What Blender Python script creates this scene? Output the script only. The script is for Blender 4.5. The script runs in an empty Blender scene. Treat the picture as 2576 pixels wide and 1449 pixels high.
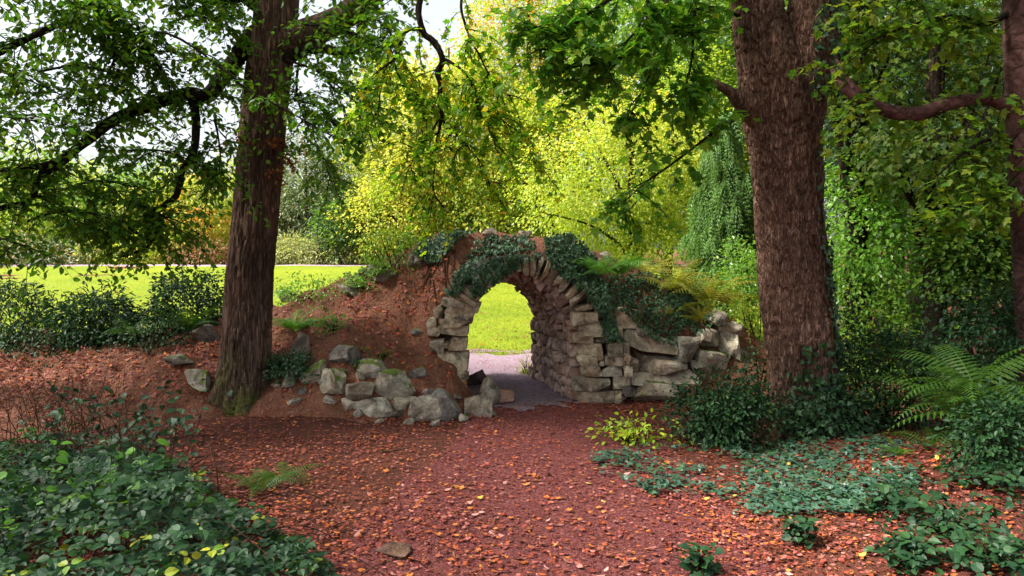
import bpy, math, random
import numpy as np
from mathutils import Matrix, Vector
from mathutils.bvhtree import BVHTree

# ------------------------------------------------------------------ camera, sky, sun, exposure
scene = bpy.context.scene
COL = scene.collection
FPX = 2003.6                      # focal length in units of a 2576 px wide frame (28 mm lens)
CAM = np.array([0.0, 0.0, 2.3])
PITCH = math.radians(2.42)
cam_data = bpy.data.cameras.new("camera"); cam_data.lens = 28.0; cam_data.sensor_width = 36.0
cam_data.clip_start = 0.05; cam_data.clip_end = 3000.0
cam = bpy.data.objects.new("camera", cam_data); COL.objects.link(cam)
cam.location = CAM; cam.rotation_euler = (math.radians(90) - PITCH, 0, 0)
scene.camera = cam

SUN_EL, SUN_AZ = math.radians(50), math.radians(-102)   # azimuth from +Y, negative = to the left of the view
world = bpy.data.worlds.new("World"); scene.world = world; world.use_nodes = True
wn = world.node_tree.nodes; wl = world.node_tree.links; wn.clear()
w_out = wn.new("ShaderNodeOutputWorld"); w_bg = wn.new("ShaderNodeBackground")
w_hs = wn.new("ShaderNodeHueSaturation"); w_sky = wn.new("ShaderNodeTexSky")
w_sky.sky_type = 'NISHITA'; w_sky.sun_disc = False
w_sky.sun_elevation = SUN_EL; w_sky.sun_rotation = SUN_AZ
w_sky.dust_density = 4.0; w_sky.air_density = 1.0; w_sky.ozone_density = 1.0
w_hs.inputs['Saturation'].default_value = 0.35
w_bg.inputs['Strength'].default_value = 0.105
wl.new(w_sky.outputs[0], w_hs.inputs['Color']); wl.new(w_hs.outputs[0], w_bg.inputs['Color']); wl.new(w_bg.outputs[0], w_out.inputs['Surface'])
sun_data = bpy.data.lights.new("sun", 'SUN'); sun_data.energy = 5.0; sun_data.angle = math.radians(11)
sun_data.color = (1.0, 0.95, 0.86)
sun = bpy.data.objects.new("sun", sun_data); COL.objects.link(sun)
sdir = Vector((math.sin(SUN_AZ) * math.cos(SUN_EL), math.cos(SUN_AZ) * math.cos(SUN_EL), math.sin(SUN_EL)))
sun.rotation_euler = sdir.to_track_quat('Z', 'Y').to_euler(); sun.location = sdir * 60
vs = scene.view_settings
vs.view_transform = 'Standard'; vs.look = 'None'; vs.gamma = 1.0; vs.use_curve_mapping = False
vs.exposure = 1.62
scene.render.engine = 'CYCLES'
cy = scene.cycles
cy.max_bounces = 7; cy.diffuse_bounces = 4; cy.glossy_bounces = 2; cy.transmission_bounces = 5
cy.transparent_max_bounces = 4; cy.caustics_reflective = False; cy.caustics_refractive = False
cy.sample_clamp_indirect = 6.0
cy.use_denoising = True

# ------------------------------------------------------------------ helpers
rng = np.random.default_rng(11)
random.seed(5)
CP, SP = math.cos(PITCH), math.sin(PITCH)

def P(u, v, d):
    """point at world depth y = d seen at the 2576x1449 frame position (u, v)"""
    a = (u - 1288.0) / FPX; b = -(v - 724.5) / FPX
    w = np.array([a, CP + SP * b, -SP + CP * b])
    return CAM + w * (d / w[1])

def ray(u, v):
    a = (u - 1288.0) / FPX; b = -(v - 724.5) / FPX
    w = np.array([a, CP + SP * b, -SP + CP * b])
    return w / np.linalg.norm(w)

def project(p):
    q = np.asarray(p) - CAM
    f = CP * q[..., 1] - SP * q[..., 2]; up = SP * q[..., 1] + CP * q[..., 2]
    return 1288 + FPX * q[..., 0] / f, 724.5 - FPX * up / f, f

def nrm(a):
    a = np.asarray(a, float)
    return a / np.maximum(np.linalg.norm(a, axis=-1, keepdims=True), 1e-9)

def _hash(ix, iy, iz, seed):
    h = (ix.astype(np.int64) * 374761393 + iy.astype(np.int64) * 668265263 + iz.astype(np.int64) * 2147483647 + seed * 1274126177) & 0xFFFFFFFF
    h = ((h ^ (h >> 13)) * 1274126177) & 0xFFFFFFFF
    h = (h ^ (h >> 16)) & 0xFFFFFFFF
    return h.astype(np.float64) / 4294967295.0

def vnoise(p, seed=0):
    p = np.asarray(p, float); i = np.floor(p).astype(np.int64); f = p - i; f = f * f * (3 - 2 * f)
    out = 0
    for dx in (0, 1):
        for dy in (0, 1):
            for dz in (0, 1):
                w = (f[..., 0] if dx else 1 - f[..., 0]) * (f[..., 1] if dy else 1 - f[..., 1]) * (f[..., 2] if dz else 1 - f[..., 2])
                out = out + w * _hash(i[..., 0] + dx, i[..., 1] + dy, i[..., 2] + dz, seed)
    return out * 2 - 1

def fbm(p, octs=3, seed=0):
    p = np.asarray(p, float); a, s = 0, 1.0
    for k in range(octs):
        a = a + s * vnoise(p * (2.03 ** k), seed + k); s *= 0.5
    return a

def mesh_np(name, verts, faces_flat, starts, mat=None, rnd=None, smooth=False):
    me = bpy.data.meshes.new(name)
    verts = np.ascontiguousarray(verts, dtype=np.float32); faces_flat = np.ascontiguousarray(faces_flat, dtype=np.int32)
    starts = np.ascontiguousarray(starts, dtype=np.int32)
    me.vertices.add(len(verts)); me.vertices.foreach_set("co", verts.ravel())
    me.loops.add(len(faces_flat)); me.loops.foreach_set("vertex_index", faces_flat)
    me.polygons.add(len(starts)); me.polygons.foreach_set("loop_start", starts)
    me.update(calc_edges=True)
    me.polygons.foreach_set("use_smooth", np.full(len(starts), bool(smooth)))
    if rnd is not None:
        at = me.attributes.new("rnd", 'FLOAT', 'FACE'); at.data.foreach_set("value", np.ascontiguousarray(rnd, dtype=np.float32))
    if mat is not None:
        me.materials.append(mat)
    return me

def obj(name, me, parent=None, kind=None):
    o = bpy.data.objects.new(name, me); COL.objects.link(o)
    if parent is not None:
        o.parent = parent; o.matrix_parent_inverse = Matrix.Translation(-Vector(parent.location))
    if kind:
        o["kind"] = kind
    return o

def thing(name, label, cat, loc, group=None):
    o = bpy.data.objects.new(name, None); COL.objects.link(o); o.empty_display_size = 0.1
    o.location = Vector([float(c) for c in loc]); o["label"] = label; o["category"] = cat
    if group: o["group"] = group
    return o

def tag(o, label, cat, group=None):
    o["label"] = label; o["category"] = cat
    if group: o["group"] = group
    return o

# ---- leaf templates: (along, side, normal) coordinates
def T(verts, faces):
    return np.array(verts, float), faces
OVAL = T([(0, 0, 0), (.3, .26, .07), (.68, .25, .05), (1, 0, -.06), (.68, -.25, .05), (.3, -.26, .07)], [(0, 1, 2, 3), (0, 3, 4, 5)])
LONG = T([(0, 0, 0), (.35, .13, .04), (.7, .12, .02), (1, 0, -.1), (.7, -.12, .02), (.35, -.13, .04)], [(0, 1, 2, 3), (0, 3, 4, 5)])
NEEDLE = T([(0, 0, 0), (.45, .12, .03), (1, 0, -.08), (.45, -.12, .03)], [(0, 1, 2), (0, 2, 3)])
RHOMB = T([(0, 0, 0), (.45, .3, .07), (1, 0, -.05), (.45, -.3, .07)], [(0, 1, 2), (0, 2, 3)])
MAPLE = T([(0, 0, 0), (.1, .38, .05), (.3, .3, .03), (.52, .55, -.02), (.6, .24, .04), (1, 0, -.06), (.6, -.24, .04), (.52, -.55, -.02), (.3, -.3, .03), (.1, -.38, .05), (.35, 0, -.03)],
          [(0, 1, 2, 10), (10, 2, 3, 4), (10, 4, 5), (10, 5, 6), (10, 6, 7, 8), (0, 10, 8, 9)])
IVY = T([(0, 0, 0), (-.08, .34, .03), (.35, .4, .0), (.5, .2, .04), (1, 0, -.05), (.5, -.2, .04), (.35, -.4, .0), (-.08, -.34, .03)], [(0, 1, 2, 3), (0, 3, 4), (0, 4, 5), (0, 5, 6, 7)])
BROAD = T([(0, 0, 0), (.12, .25, .05), (.42, .38, .08), (.75, .24, .04), (1, 0, -.1), (.75, -.24, .04), (.42, -.38, .08), (.12, -.25, .05), (.5, 0, 0)],
          [(0, 1, 2, 8), (8, 2, 3, 4), (8, 4, 5, 6), (0, 8, 6, 7)])
CURL = T([(0, 0, .05), (.25, .28, .12), (.65, .27, .1), (1, .03, .22), (.6, -.25, .02), (.25, -.3, .03)], [(0, 1, 2, 3), (0, 3, 4, 5)])
CURLM = T([(0, 0, .06), (.1, .36, .16), (.32, .27, .04), (.52, .5, .2), (.62, .2, .05), (1, .02, .2), (.6, -.24, .02), (.5, -.52, .06), (.3, -.3, .02), (.1, -.38, .14)],
          [(0, 1, 2), (0, 2, 3, 4), (0, 4, 5, 6), (0, 6, 7, 8), (0, 8, 9)])
BLADE = T([(0, -.06, 0), (0, .06, 0), (1, .0, .25)], [(0, 1, 2)])

def frame(a, up):
    a = nrm(a); b = nrm(np.cross(up, a)); n = np.cross(a, b)
    return a, b, n

def leaf_mesh(name, pos, dirs, ups, size, tmpl, mat, rnd=None):
    tv, tf = tmpl
    pos = np.asarray(pos, float); N, K = len(pos), len(tv)
    a, b, n = frame(dirs, ups)
    s = np.asarray(size, float).reshape(-1, 1, 1) * np.ones((N, 1, 1))
    v = pos[:, None, :] + s * (tv[None, :, 0:1] * a[:, None, :] + tv[None, :, 1:2] * b[:, None, :] + tv[None, :, 2:3] * n[:, None, :])
    flat = np.concatenate([np.array(f) for f in tf]); lens = np.array([len(f) for f in tf])
    L = len(flat)
    loops = (np.arange(N)[:, None] * K + flat[None, :]).ravel()
    st = np.concatenate([[0], np.cumsum(lens)[:-1]])
    starts = (np.arange(N)[:, None] * L + st[None, :]).ravel()
    if rnd is None: rnd = rng.random(N)
    return mesh_np(name, v.reshape(-1, 3), loops, starts, mat, np.repeat(rnd, len(tf)))

_tm = {}
def single_leaf(key, tmpl, mat):
    k = (key, mat.name)
    if k not in _tm:
        _tm[k] = leaf_mesh(key, np.zeros((1, 3)), np.array([[1., 0, 0]]), np.array([[0, 0, 1.]]), [1.0], tmpl, mat, np.zeros(1))
    return _tm[k]

def leaf_set(parent, pos, dirs, ups, size, tmpl, mat, parts=0, leaf_name="leaf", rest_name="foliage", rnd=None, prefer=None):
    """the leaves that show largest become parts of their own, the others one joined part"""
    pos = np.asarray(pos, float); N = len(pos); size = np.asarray(size, float) * np.ones(N)
    dirs = np.asarray(dirs, float) * np.ones((N, 1)); ups = np.asarray(ups, float) * np.ones((N, 1))
    keep = np.ones(N, bool)
    if parts:
        u, v, f = project(pos)
        seen = (u > 5) & (u < 2570) & (v > 5) & (v < 1444) & (f > .3)
        score = np.where(seen, size / np.maximum(f, .3), -1) * (1 if prefer is None else prefer)
        idx = np.argsort(-score)[:min(parts, int(seen.sum()))]
        keep[idx] = False
        a, b, n = frame(dirs[idx], ups[idx]); me = single_leaf(leaf_name, tmpl, mat)
        inv = Matrix.Translation(-Vector(parent.location)) if parent is not None else None
        for k, i in enumerate(idx):
            o = bpy.data.objects.new(leaf_name, me); COL.objects.link(o)
            s = size[i]; A, B, Nn, p = a[k] * s, b[k] * s, n[k] * s, pos[i]
            o.matrix_basis = Matrix(((A[0], B[0], Nn[0], p[0]), (A[1], B[1], Nn[1], p[1]), (A[2], B[2], Nn[2], p[2]), (0, 0, 0, 1)))
            o.parent = parent; o.matrix_parent_inverse = inv
    if keep.any():
        return obj(rest_name, leaf_mesh(rest_name, pos[keep], dirs[keep], ups[keep], size[keep], tmpl, mat, None if rnd is None else np.asarray(rnd)[keep]), parent, "stuff")

def resample(pts, n):
    """smooth (Catmull-Rom) resampling of a polyline whose rows are x, y, z, radius"""
    p = np.asarray(pts, float); m = len(p)
    if m == 2:
        t = np.linspace(0, 1, n)[:, None]; return p[0] * (1 - t) + p[1] * t
    q = np.vstack([2 * p[0] - p[1], p, 2 * p[-1] - p[-2]])
    ts = np.linspace(0, m - 1 - 1e-6, n); i = ts.astype(int); f = (ts - i)[:, None]
    p0, p1, p2, p3 = q[i], q[i + 1], q[i + 2], q[i + 3]
    r = .5 * ((2 * p1) + (-p0 + p2) * f + (2 * p0 - 5 * p1 + 4 * p2 - p3) * f ** 2 + (-p0 + 3 * p1 - 3 * p2 + p3) * f ** 3)
    r[:, 3] = p1[:, 3] * (1 - f[:, 0]) + p2[:, 3] * f[:, 0]
    return r

class Tubes:
    """collects tapered tubes into one mesh"""
    def __init__(self): self.v, self.f, self.n = [], [], 0
    def add(self, pr, sides=5, fn=None):
        pr = np.asarray(pr, float); c, r = pr[:, :3], pr[:, 3]; m = len(c)
        t = nrm(np.gradient(c, axis=0))
        ref = np.where(np.abs(t[:, 2:3]) > .8, np.array([[1., 0, 0]]), np.array([[0, 0, 1.]]))
        if abs(t[:, 2]).mean() > .6: ref = np.tile(np.array([[1., 0, 0]]), (m, 1))
        elif abs(t[:, 2]).max() < .97: ref = np.tile(np.array([[0, 0, 1.]]), (m, 1))
        b = nrm(np.cross(t, ref)); n = np.cross(b, t)
        th = np.linspace(0, 2 * math.pi, sides, endpoint=False)
        rr = r[:, None] * np.ones((1, sides))
        dirv = np.cos(th)[None, :, None] * b[:, None, :] + np.sin(th)[None, :, None] * n[:, None, :]
        if fn is not None: rr = fn(rr, c, dirv, th)
        v = c[:, None, :] + rr[..., None] * dirv
        i = np.arange(m - 1)[:, None] * sides; j = np.arange(sides)[None, :]; j2 = (j + 1) % sides
        q = np.stack([i + j, i + j2, i + sides + j2, i + sides + j], -1).reshape(-1, 4)
        self.v.append(v.reshape(-1, 3)); self.f.append(q + self.n); self.n += m * sides
    def mesh(self, name, mat, smooth=True):
        v = np.vstack(self.v); f = np.vstack(self.f)
        return mesh_np(name, v, f.ravel(), np.arange(len(f)) * 4, mat, None, smooth)

def UVD(rows, d=None, k=1.0):
    """rows of (u, v, depth, width in px) -> x, y, z, radius"""
    out = []
    for r in rows:
        u, v, dd, w = r if len(r) == 4 else (r[0], r[1], d, r[2])
        p = P(u, v, dd); out.append([*p, w * .5 * dd / FPX * k])
    return np.array(out)

# ------------------------------------------------------------------ materials
def new_mat(name):
    m = bpy.data.materials.new(name); m.use_nodes = True
    nt = m.node_tree; b = nt.nodes["Principled BSDF"]
    return m, nt, b

def ramp(nt, stops, fac=None, interp='LINEAR'):
    r = nt.nodes.new("ShaderNodeValToRGB"); e = r.color_ramp.elements; r.color_ramp.interpolation = interp
    while len(e) < len(stops): e.new(0.5)
    for k, (p, c) in enumerate(stops):
        e[k].position = p; e[k].color = (*c, 1)
    if fac is not None: nt.links.new(fac, r.inputs[0])
    return r

def noise(nt, scale, detail=4, rough=.55, vec=None, dist=0):
    n = nt.nodes.new("ShaderNodeTexNoise"); n.inputs['Scale'].default_value = scale; n.inputs['Detail'].default_value = detail
    n.inputs['Roughness'].default_value = rough; n.inputs['Distortion'].default_value = dist
    if vec is not None: nt.links.new(vec, n.inputs['Vector'])
    return n

def math_node(nt, op, a, b=None):
    n = nt.nodes.new("ShaderNodeMath"); n.operation = op
    for i, x in enumerate((a, b)):
        if x is None: continue
        if isinstance(x, (int, float)): n.inputs[i].default_value = x
        else: nt.links.new(x, n.inputs[i])
    return n.outputs[0]

def mix_col(nt, fac, a, b, mode='MIX'):
    n = nt.nodes.new("ShaderNodeMix"); n.data_type = 'RGBA'; n.blend_type = mode
    for sock, x in ((n.inputs[0], fac), (n.inputs[6], a), (n.inputs[7], b)):
        if isinstance(x, (int, float)): sock.default_value = x
        elif isinstance(x, tuple): sock.default_value = (*x, 1)
        else: nt.links.new(x, sock)
    return n.outputs[2]

def bump(nt, h, strength, dist, prev=None):
    n = nt.nodes.new("ShaderNodeBump"); n.inputs['Strength'].default_value = strength; n.inputs['Distance'].default_value = dist
    nt.links.new(h, n.inputs['Height'])
    if prev is not None: nt.links.new(prev, n.inputs['Normal'])
    return n.outputs[0]

def coords(nt, what='Object'):
    return nt.nodes.new("ShaderNodeTexCoord").outputs[what]

def mapping(nt, vec, scale):
    n = nt.nodes.new("ShaderNodeMapping"); n.inputs['Scale'].default_value = scale; nt.links.new(vec, n.inputs['Vector']); return n.outputs[0]

def leaf_mat(name, cols, trans=.4, rough=.5, spec=.35, tboost=1.5):
    """each leaf takes one colour out of the list"""
    m, nt, b = new_mat(name)
    at = nt.nodes.new("ShaderNodeAttribute"); at.attribute_name = "rnd"
    oi = nt.nodes.new("ShaderNodeObjectInfo")
    fac = math_node(nt, 'FRACT', math_node(nt, 'ADD', at.outputs['Fac'], oi.outputs['Random']))
    n = len(cols); r = ramp(nt, [(i / max(n - 1, 1), c) for i, c in enumerate(cols)], fac)
    col = r.outputs[0]
    nt.links.new(col, b.inputs['Base Color']); b.inputs['Roughness'].default_value = rough
    b.inputs['Specular IOR Level'].default_value = spec
    tr = nt.nodes.new("ShaderNodeBsdfTranslucent"); mx = nt.nodes.new("ShaderNodeMixShader")
    mx.inputs[0].default_value = trans
    tc = mix_col(nt, 1.0, col, (tboost, tboost * .98, tboost * .55), 'MULTIPLY')
    nt.links.new(tc, tr.inputs['Color'])
    out = nt.nodes["Material Output"]
    nt.links.new(b.outputs[0], mx.inputs[1]); nt.links.new(tr.outputs[0], mx.inputs[2]); nt.links.new(mx.outputs[0], out.inputs['Surface'])
    return m

def stone_mat(name, dark, mid, light, moss=.0, warm=(.3, .17, .1)):
    m, nt, b = new_mat(name)
    co = coords(nt); oi = nt.nodes.new("ShaderNodeObjectInfo")
    add = nt.nodes.new("ShaderNodeVectorMath"); add.operation = 'ADD'; nt.links.new(co, add.inputs[0])
    cmb = nt.nodes.new("ShaderNodeCombineXYZ")
    for i in range(3): nt.links.new(math_node(nt, 'MULTIPLY', oi.outputs['Random'], 37.0 + 11 * i), cmb.inputs[i])
    nt.links.new(cmb.outputs[0], add.inputs[1]); v = add.outputs[0]
    n1 = noise(nt, 4.5, 6, .62, v, .6); n2 = noise(nt, 26, 5, .7, v); n3 = noise(nt, 2.2, 3, .5, v)
    c = ramp(nt, [(.34, dark), (.48, mid), (.64, light)], n1.outputs[0]).outputs[0]
    c = mix_col(nt, math_node(nt, 'MULTIPLY', ramp(nt, [(.42, (0, 0, 0)), (.62, (1, 1, 1))], n3.outputs[0]).outputs[0], .45), c, warm)
    spk = ramp(nt, [(.3, (.5, .5, .5)), (.5, (1, 1, 1)), (.75, (1.25, 1.22, 1.15))], n2.outputs[0]).outputs[0]
    c = mix_col(nt, .75, c, spk, 'MULTIPLY')
    tint = ramp(nt, [(0, (.72, .7, .68)), (.35, (1, .95, .88)), (.7, (1.12, 1.05, .92)), (1, (.85, .86, .9))], oi.outputs['Random']).outputs[0]
    c = mix_col(nt, 1.0, c, tint, 'MULTIPLY')
    if moss:
        ge = nt.nodes.new("ShaderNodeNewGeometry"); sx = nt.nodes.new("ShaderNodeSeparateXYZ"); nt.links.new(ge.outputs['Normal'], sx.inputs[0])
        n4 = noise(nt, 5, 4, .6, v)
        mk = math_node(nt, 'ADD', math_node(nt, 'MULTIPLY', sx.outputs[2], .5), math_node(nt, 'SUBTRACT', n4.outputs[0], 1.0 - moss))
        mk = ramp(nt, [(.36, (0, 0, 0)), (.46, (1, 1, 1))], mk).outputs[0]
        mc = ramp(nt, [(.3, (.02, .035, .008)), (.55, (.1, .13, .02)), (.8, (.2, .22, .04))], noise(nt, 40, 3, .6, v).outputs[0]).outputs[0]
        c = mix_col(nt, mk, c, mc)
    nt.links.new(c, b.inputs['Base Color']); b.inputs['Roughness'].default_value = .9; b.inputs['Specular IOR Level'].default_value = .2
    vo = nt.nodes.new("ShaderNodeTexVoronoi"); vo.inputs['Scale'].default_value = 7; vo.feature = 'DISTANCE_TO_EDGE'; nt.links.new(v, vo.inputs['Vector'])
    vc = noise(nt, 11, 4, .6, v, 1.0); nb = bump(nt, n1.outputs[0], 1.0, .07); nb = bump(nt, vc.outputs[0], .9, .03, nb); nb = bump(nt, n2.outputs[0], .8, .012, nb)
    nt.links.new(nb, b.inputs['Normal'])
    return m

def bark_mat(name, dark, light, sx=16.0, sz=2.2, green=None, strength=1.0):
    m, nt, b = new_mat(name)
    co = coords(nt); mv = mapping(nt, co, (sx, sx, sz))
    n1 = noise(nt, 1.0, 6, .62, mv, .5); n2 = noise(nt, 3.1, 5, .7, mv); n3 = noise(nt, 1.3, 3, .5, co)
    vo = nt.nodes.new("ShaderNodeTexVoronoi"); vo.feature = 'DISTANCE_TO_EDGE'; vo.inputs['Scale'].default_value = .9
    dv = nt.nodes.new("ShaderNodeVectorMath"); dv.operation = 'ADD'; nt.links.new(mv, dv.inputs[0])
    sc = nt.nodes.new("ShaderNodeVectorMath"); sc.operation = 'SCALE'; sc.inputs['Scale'].default_value = 1.6
    nt.links.new(n1.outputs[1], sc.inputs[0]); nt.links.new(sc.outputs[0], dv.inputs[1]); nt.links.new(dv.outputs[0], vo.inputs['Vector'])
    fis = math_node(nt, 'ABSOLUTE', math_node(nt, 'SUBTRACT', noise(nt, .55, 4, .55, mv, 1.2).outputs[0], .5))
    fr = ramp(nt, [(.0, (0, 0, 0)), (.07, (1, 1, 1))], fis).outputs[0]
    vr = ramp(nt, [(0, (.45, .45, .45)), (.2, (1, 1, 1))], vo.outputs['Distance']).outputs[0]
    crack = mix_col(nt, 1.0, fr, vr, 'MULTIPLY')
    c = ramp(nt, [(.25, dark), (.75, light)], n2.outputs[0]).outputs[0]
    c = mix_col(nt, 1.0, c, mix_col(nt, crack, (.34, .3, .28), (1, 1, 1)), 'MULTIPLY')
    big = ramp(nt, [(.35, (.7, .7, .7)), (.65, (1.25, 1.2, 1.2))], n3.outputs[0]).outputs[0]
    c = mix_col(nt, 1.0, c, big, 'MULTIPLY')
    if green:
        sxyz = nt.nodes.new("ShaderNodeSeparateXYZ"); nt.links.new(co, sxyz.inputs[0])
        mk = math_node(nt, 'MULTIPLY', ramp(nt, [(.0, (1, 1, 1)), (1.0, (0, 0, 0))], math_node(nt, 'MULTIPLY', sxyz.outputs[2], .9)).outputs[0],
                       ramp(nt, [(.45, (0, 0, 0)), (.6, (1, 1, 1))], noise(nt, 2.6, 4, .6, co).outputs[0]).outputs[0])
        c = mix_col(nt, mk, c, green)
    nt.links.new(c, b.inputs['Base Color']); b.inputs['Roughness'].default_value = .92; b.inputs['Specular IOR Level'].default_value = .15
    nb = bump(nt, crack, strength, .03); nb = bump(nt, n2.outputs[0], strength * .8, .02, nb)
    nt.links.new(nb, b.inputs['Normal'])
    return m

def ground_mat(name, stops, scale1, scale2, extra=None, bstr=.8, bd=.02):
    m, nt, b = new_mat(name); co = coords(nt)
    n1 = noise(nt, scale1, 6, .6, co); n2 = noise(nt, scale2, 5, .75, co); n3 = noise(nt, scale2 * 4, 3, .6, co)
    f = math_node(nt, 'ADD', math_node(nt, 'MULTIPLY', n1.outputs[0], .55), math_node(nt, 'MULTIPLY', n2.outputs[0], .45))
    c = ramp(nt, stops, f).outputs[0]
    c = mix_col(nt, .6, c, ramp(nt, [(.3, (.55, .55, .55)), (.5, (1, 1, 1)), (.75, (1.35, 1.3, 1.3))], n3.outputs[0]).outputs[0], 'MULTIPLY')
    if extra:
        vo = nt.nodes.new("ShaderNodeTexVoronoi"); vo.inputs['Scale'].default_value = extra[0]; nt.links.new(co, vo.inputs['Vector'])
        hs = ramp(nt, extra[1], vo.outputs['Color']).outputs[0]
        c = mix_col(nt, extra[2], c, hs)
    nt.links.new(c, b.inputs['Base Color']); b.inputs['Roughness'].default_value = .95; b.inputs['Specular IOR Level'].default_value = .15
    nb = bump(nt, n2.outputs[0], bstr, bd * 2); nb = bump(nt, n3.outputs[0], bstr, bd, nb)
    nt.links.new(nb, b.inputs['Normal'])
    return m

M_floor = ground_mat("leaf_mould", [(.3, (.045, .015, .01)), (.5, (.105, .034, .022)), (.7, (.17, .058, .036))], 1.1, 14)
M_path = ground_mat("red_earth_path", [(.3, (.08, .017, .015)), (.5, (.165, .038, .034)), (.7, (.27, .078, .072))], 1.3, 20,
                    (55, [(.2, (.07, .018, .016)), (.5, (.22, .055, .05)), (.8, (.38, .15, .145))], .5))
M_gravel = ground_mat("lilac_gravel", [(.3, (.18, .105, .135)), (.5, (.31, .2, .25)), (.7, (.44, .32, .38))], 1.6, 24,
                      (48, [(.2, (.16, .1, .12)), (.5, (.36, .27, .33)), (.8, (.5, .42, .48))], .5))
M_soil = ground_mat("bare_red_soil", [(.3, (.14, .055, .032)), (.48, (.26, .11, .066)), (.7, (.38, .18, .12))], .9, 9, None, 1.0, .03)
M_lawn = ground_mat("mown_lawn", [(.3, (.08, .125, .005)), (.5, (.135, .175, .007)), (.7, (.2, .22, .012))], .35, 6, None, .6, .02)
M_stone = stone_mat("weathered_stone", (.085, .07, .052), (.3, .26, .195), (.56, .5, .4), 0)
M_stone_in = stone_mat("pinkish_stone", (.14, .095, .085), (.38, .28, .25), (.6, .5, .46), 0, (.3, .15, .1))
M_rock = stone_mat("boulder_stone", (.09, .08, .066), (.3, .275, .23), (.56, .52, .44), 0, (.25, .17, .12))
M_rockm = stone_mat("mossy_boulder_stone", (.09, .08, .07), (.25, .235, .2), (.46, .43, .37), .6, (.22, .15, .11))
M_rockd = stone_mat("dark_boulder_stone", (.05, .045, .042), (.15, .135, .12), (.3, .275, .25), .46, (.14, .1, .08))
M_rockb = stone_mat("brown_stone", (.04, .022, .017), (.085, .048, .036), (.15, .09, .07), 0)
M_pinks = stone_mat("pink_sandstone", (.2, .1, .1), (.3, .16, .16), (.4, .24, .24), 0)
M_core = ground_mat("packed_rubble", [(.3, (.03, .025, .02)), (.7, (.09, .07, .055))], 3, 20)
M_bark_l = bark_mat("ridged_brown_bark", (.085, .055, .04), (.32, .21, .155), 30, 2.2, (.09, .1, .02))
M_bark_r = bark_mat("scaly_reddish_bark", (.09, .05, .034), (.4, .24, .175), 30, 5.0)
M_bark_s = bark_mat("smooth_brown_bark", (.07, .035, .032), (.17, .09, .08), 5, 5, None, .3)
M_bark_d = bark_mat("dark_twig_bark", (.016, .011, .008), (.05, .034, .024), 20, 6)
M_twig = bark_mat("reddish_dry_twig", (.09, .04, .025), (.2, .1, .06), 20, 6)
M_wood = bark_mat("pale_cut_wood", (.2, .1, .06), (.36, .22, .14), 20, 3)

L_left = leaf_mat("left_tree_leaf", [(.04, .13, .011), (.06, .17, .013), (.1, .22, .018), (.05, .14, .011), (.17, .25, .018), (.07, .18, .013)], .56, .42, .4)
L_left_dry = leaf_mat("withered_leaf", [(.12, .02, .01), (.2, .06, .02), (.16, .09, .03)], .3, .7, .2)
L_hang = leaf_mat("hanging_maple_leaf", [(.08, .22, .012), (.12, .28, .014), (.22, .36, .018), (.08, .22, .012), (.34, .42, .02), (.1, .25, .013), (.26, .38, .018), (.5, .3, .02)], .62, .45, .35, 1.7)
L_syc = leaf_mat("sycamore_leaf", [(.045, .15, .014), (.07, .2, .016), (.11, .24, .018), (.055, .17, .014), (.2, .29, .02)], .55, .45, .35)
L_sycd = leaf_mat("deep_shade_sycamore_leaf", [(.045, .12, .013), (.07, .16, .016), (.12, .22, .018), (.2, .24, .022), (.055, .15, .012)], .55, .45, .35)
L_shade = leaf_mat("shaded_green_leaf", [(.02, .06, .008), (.035, .09, .011), (.06, .12, .013), (.1, .13, .014), (.025, .07, .008)], .4, .5, .25)  # greens darkened so the colour itself carries the shade of the right-hand wood
L_yellow = leaf_mat("golden_leaf", [(.42, .42, .05), (.54, .48, .08), (.28, .36, .03), (.56, .4, .06), (.2, .3, .02), (.5, .5, .12), (.3, .38, .05)], .5, .5, .3, 1.35)
L_ygreen = leaf_mat("yellow_green_leaf", [(.2, .32, .02), (.3, .4, .03), (.42, .45, .05), (.14, .26, .02), (.5, .48, .08), (.22, .34, .03)], .5, .45, .35, 1.35)
L_orange = leaf_mat("orange_leaf", [(.6, .26, .03), (.6, .18, .02), (.62, .38, .05), (.4, .36, .03)], .5, .5, .3, 1.3)
L_green = leaf_mat("mid_green_leaf", [(.06, .15, .012), (.1, .22, .02), (.15, .26, .025), (.08, .18, .015), (.22, .3, .03)], .45, .42, .4)
L_grey = leaf_mat("greyish_green_leaf", [(.07, .11, .05), (.12, .16, .08), (.2, .23, .13), (.06, .1, .04), (.15, .2, .07), (.3, .14, .08)], .3, .45, .4)
L_bamboo = leaf_mat("pale_bamboo_leaf", [(.26, .3, .09), (.38, .4, .16), (.16, .2, .06), (.46, .45, .22), (.1, .13, .03)], .35, .45, .4)
L_rust = leaf_mat("rusty_leaf", [(.24, .1, .05), (.3, .16, .08), (.18, .07, .04), (.2, .2, .06)], .4, .5, .3)
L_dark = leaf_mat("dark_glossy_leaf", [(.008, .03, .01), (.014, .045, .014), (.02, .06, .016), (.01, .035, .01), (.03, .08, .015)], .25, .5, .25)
L_conif = leaf_mat("green_conifer_needle", [(.06, .14, .026), (.09, .19, .034), (.04, .11, .02), (.13, .23, .05), (.1, .19, .024)], .35, .5, .3)
L_conifd = leaf_mat("dark_conifer_needle", [(.016, .05, .014), (.026, .07, .02), (.012, .038, .01), (.05, .1, .03)], .25, .5, .3)
L_birch = leaf_mat("bright_shrub_leaf", [(.08, .22, .02), (.13, .3, .03), (.2, .36, .05), (.1, .24, .02), (.28, .4, .06)], .45, .32, .5)
L_bramble = leaf_mat("bramble_leaf", [(.009, .034, .014), (.013, .043, .017), (.016, .054, .015), (.007, .026, .011), (.022, .066, .016), (.012, .038, .018)], .25, .5, .25)
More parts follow.
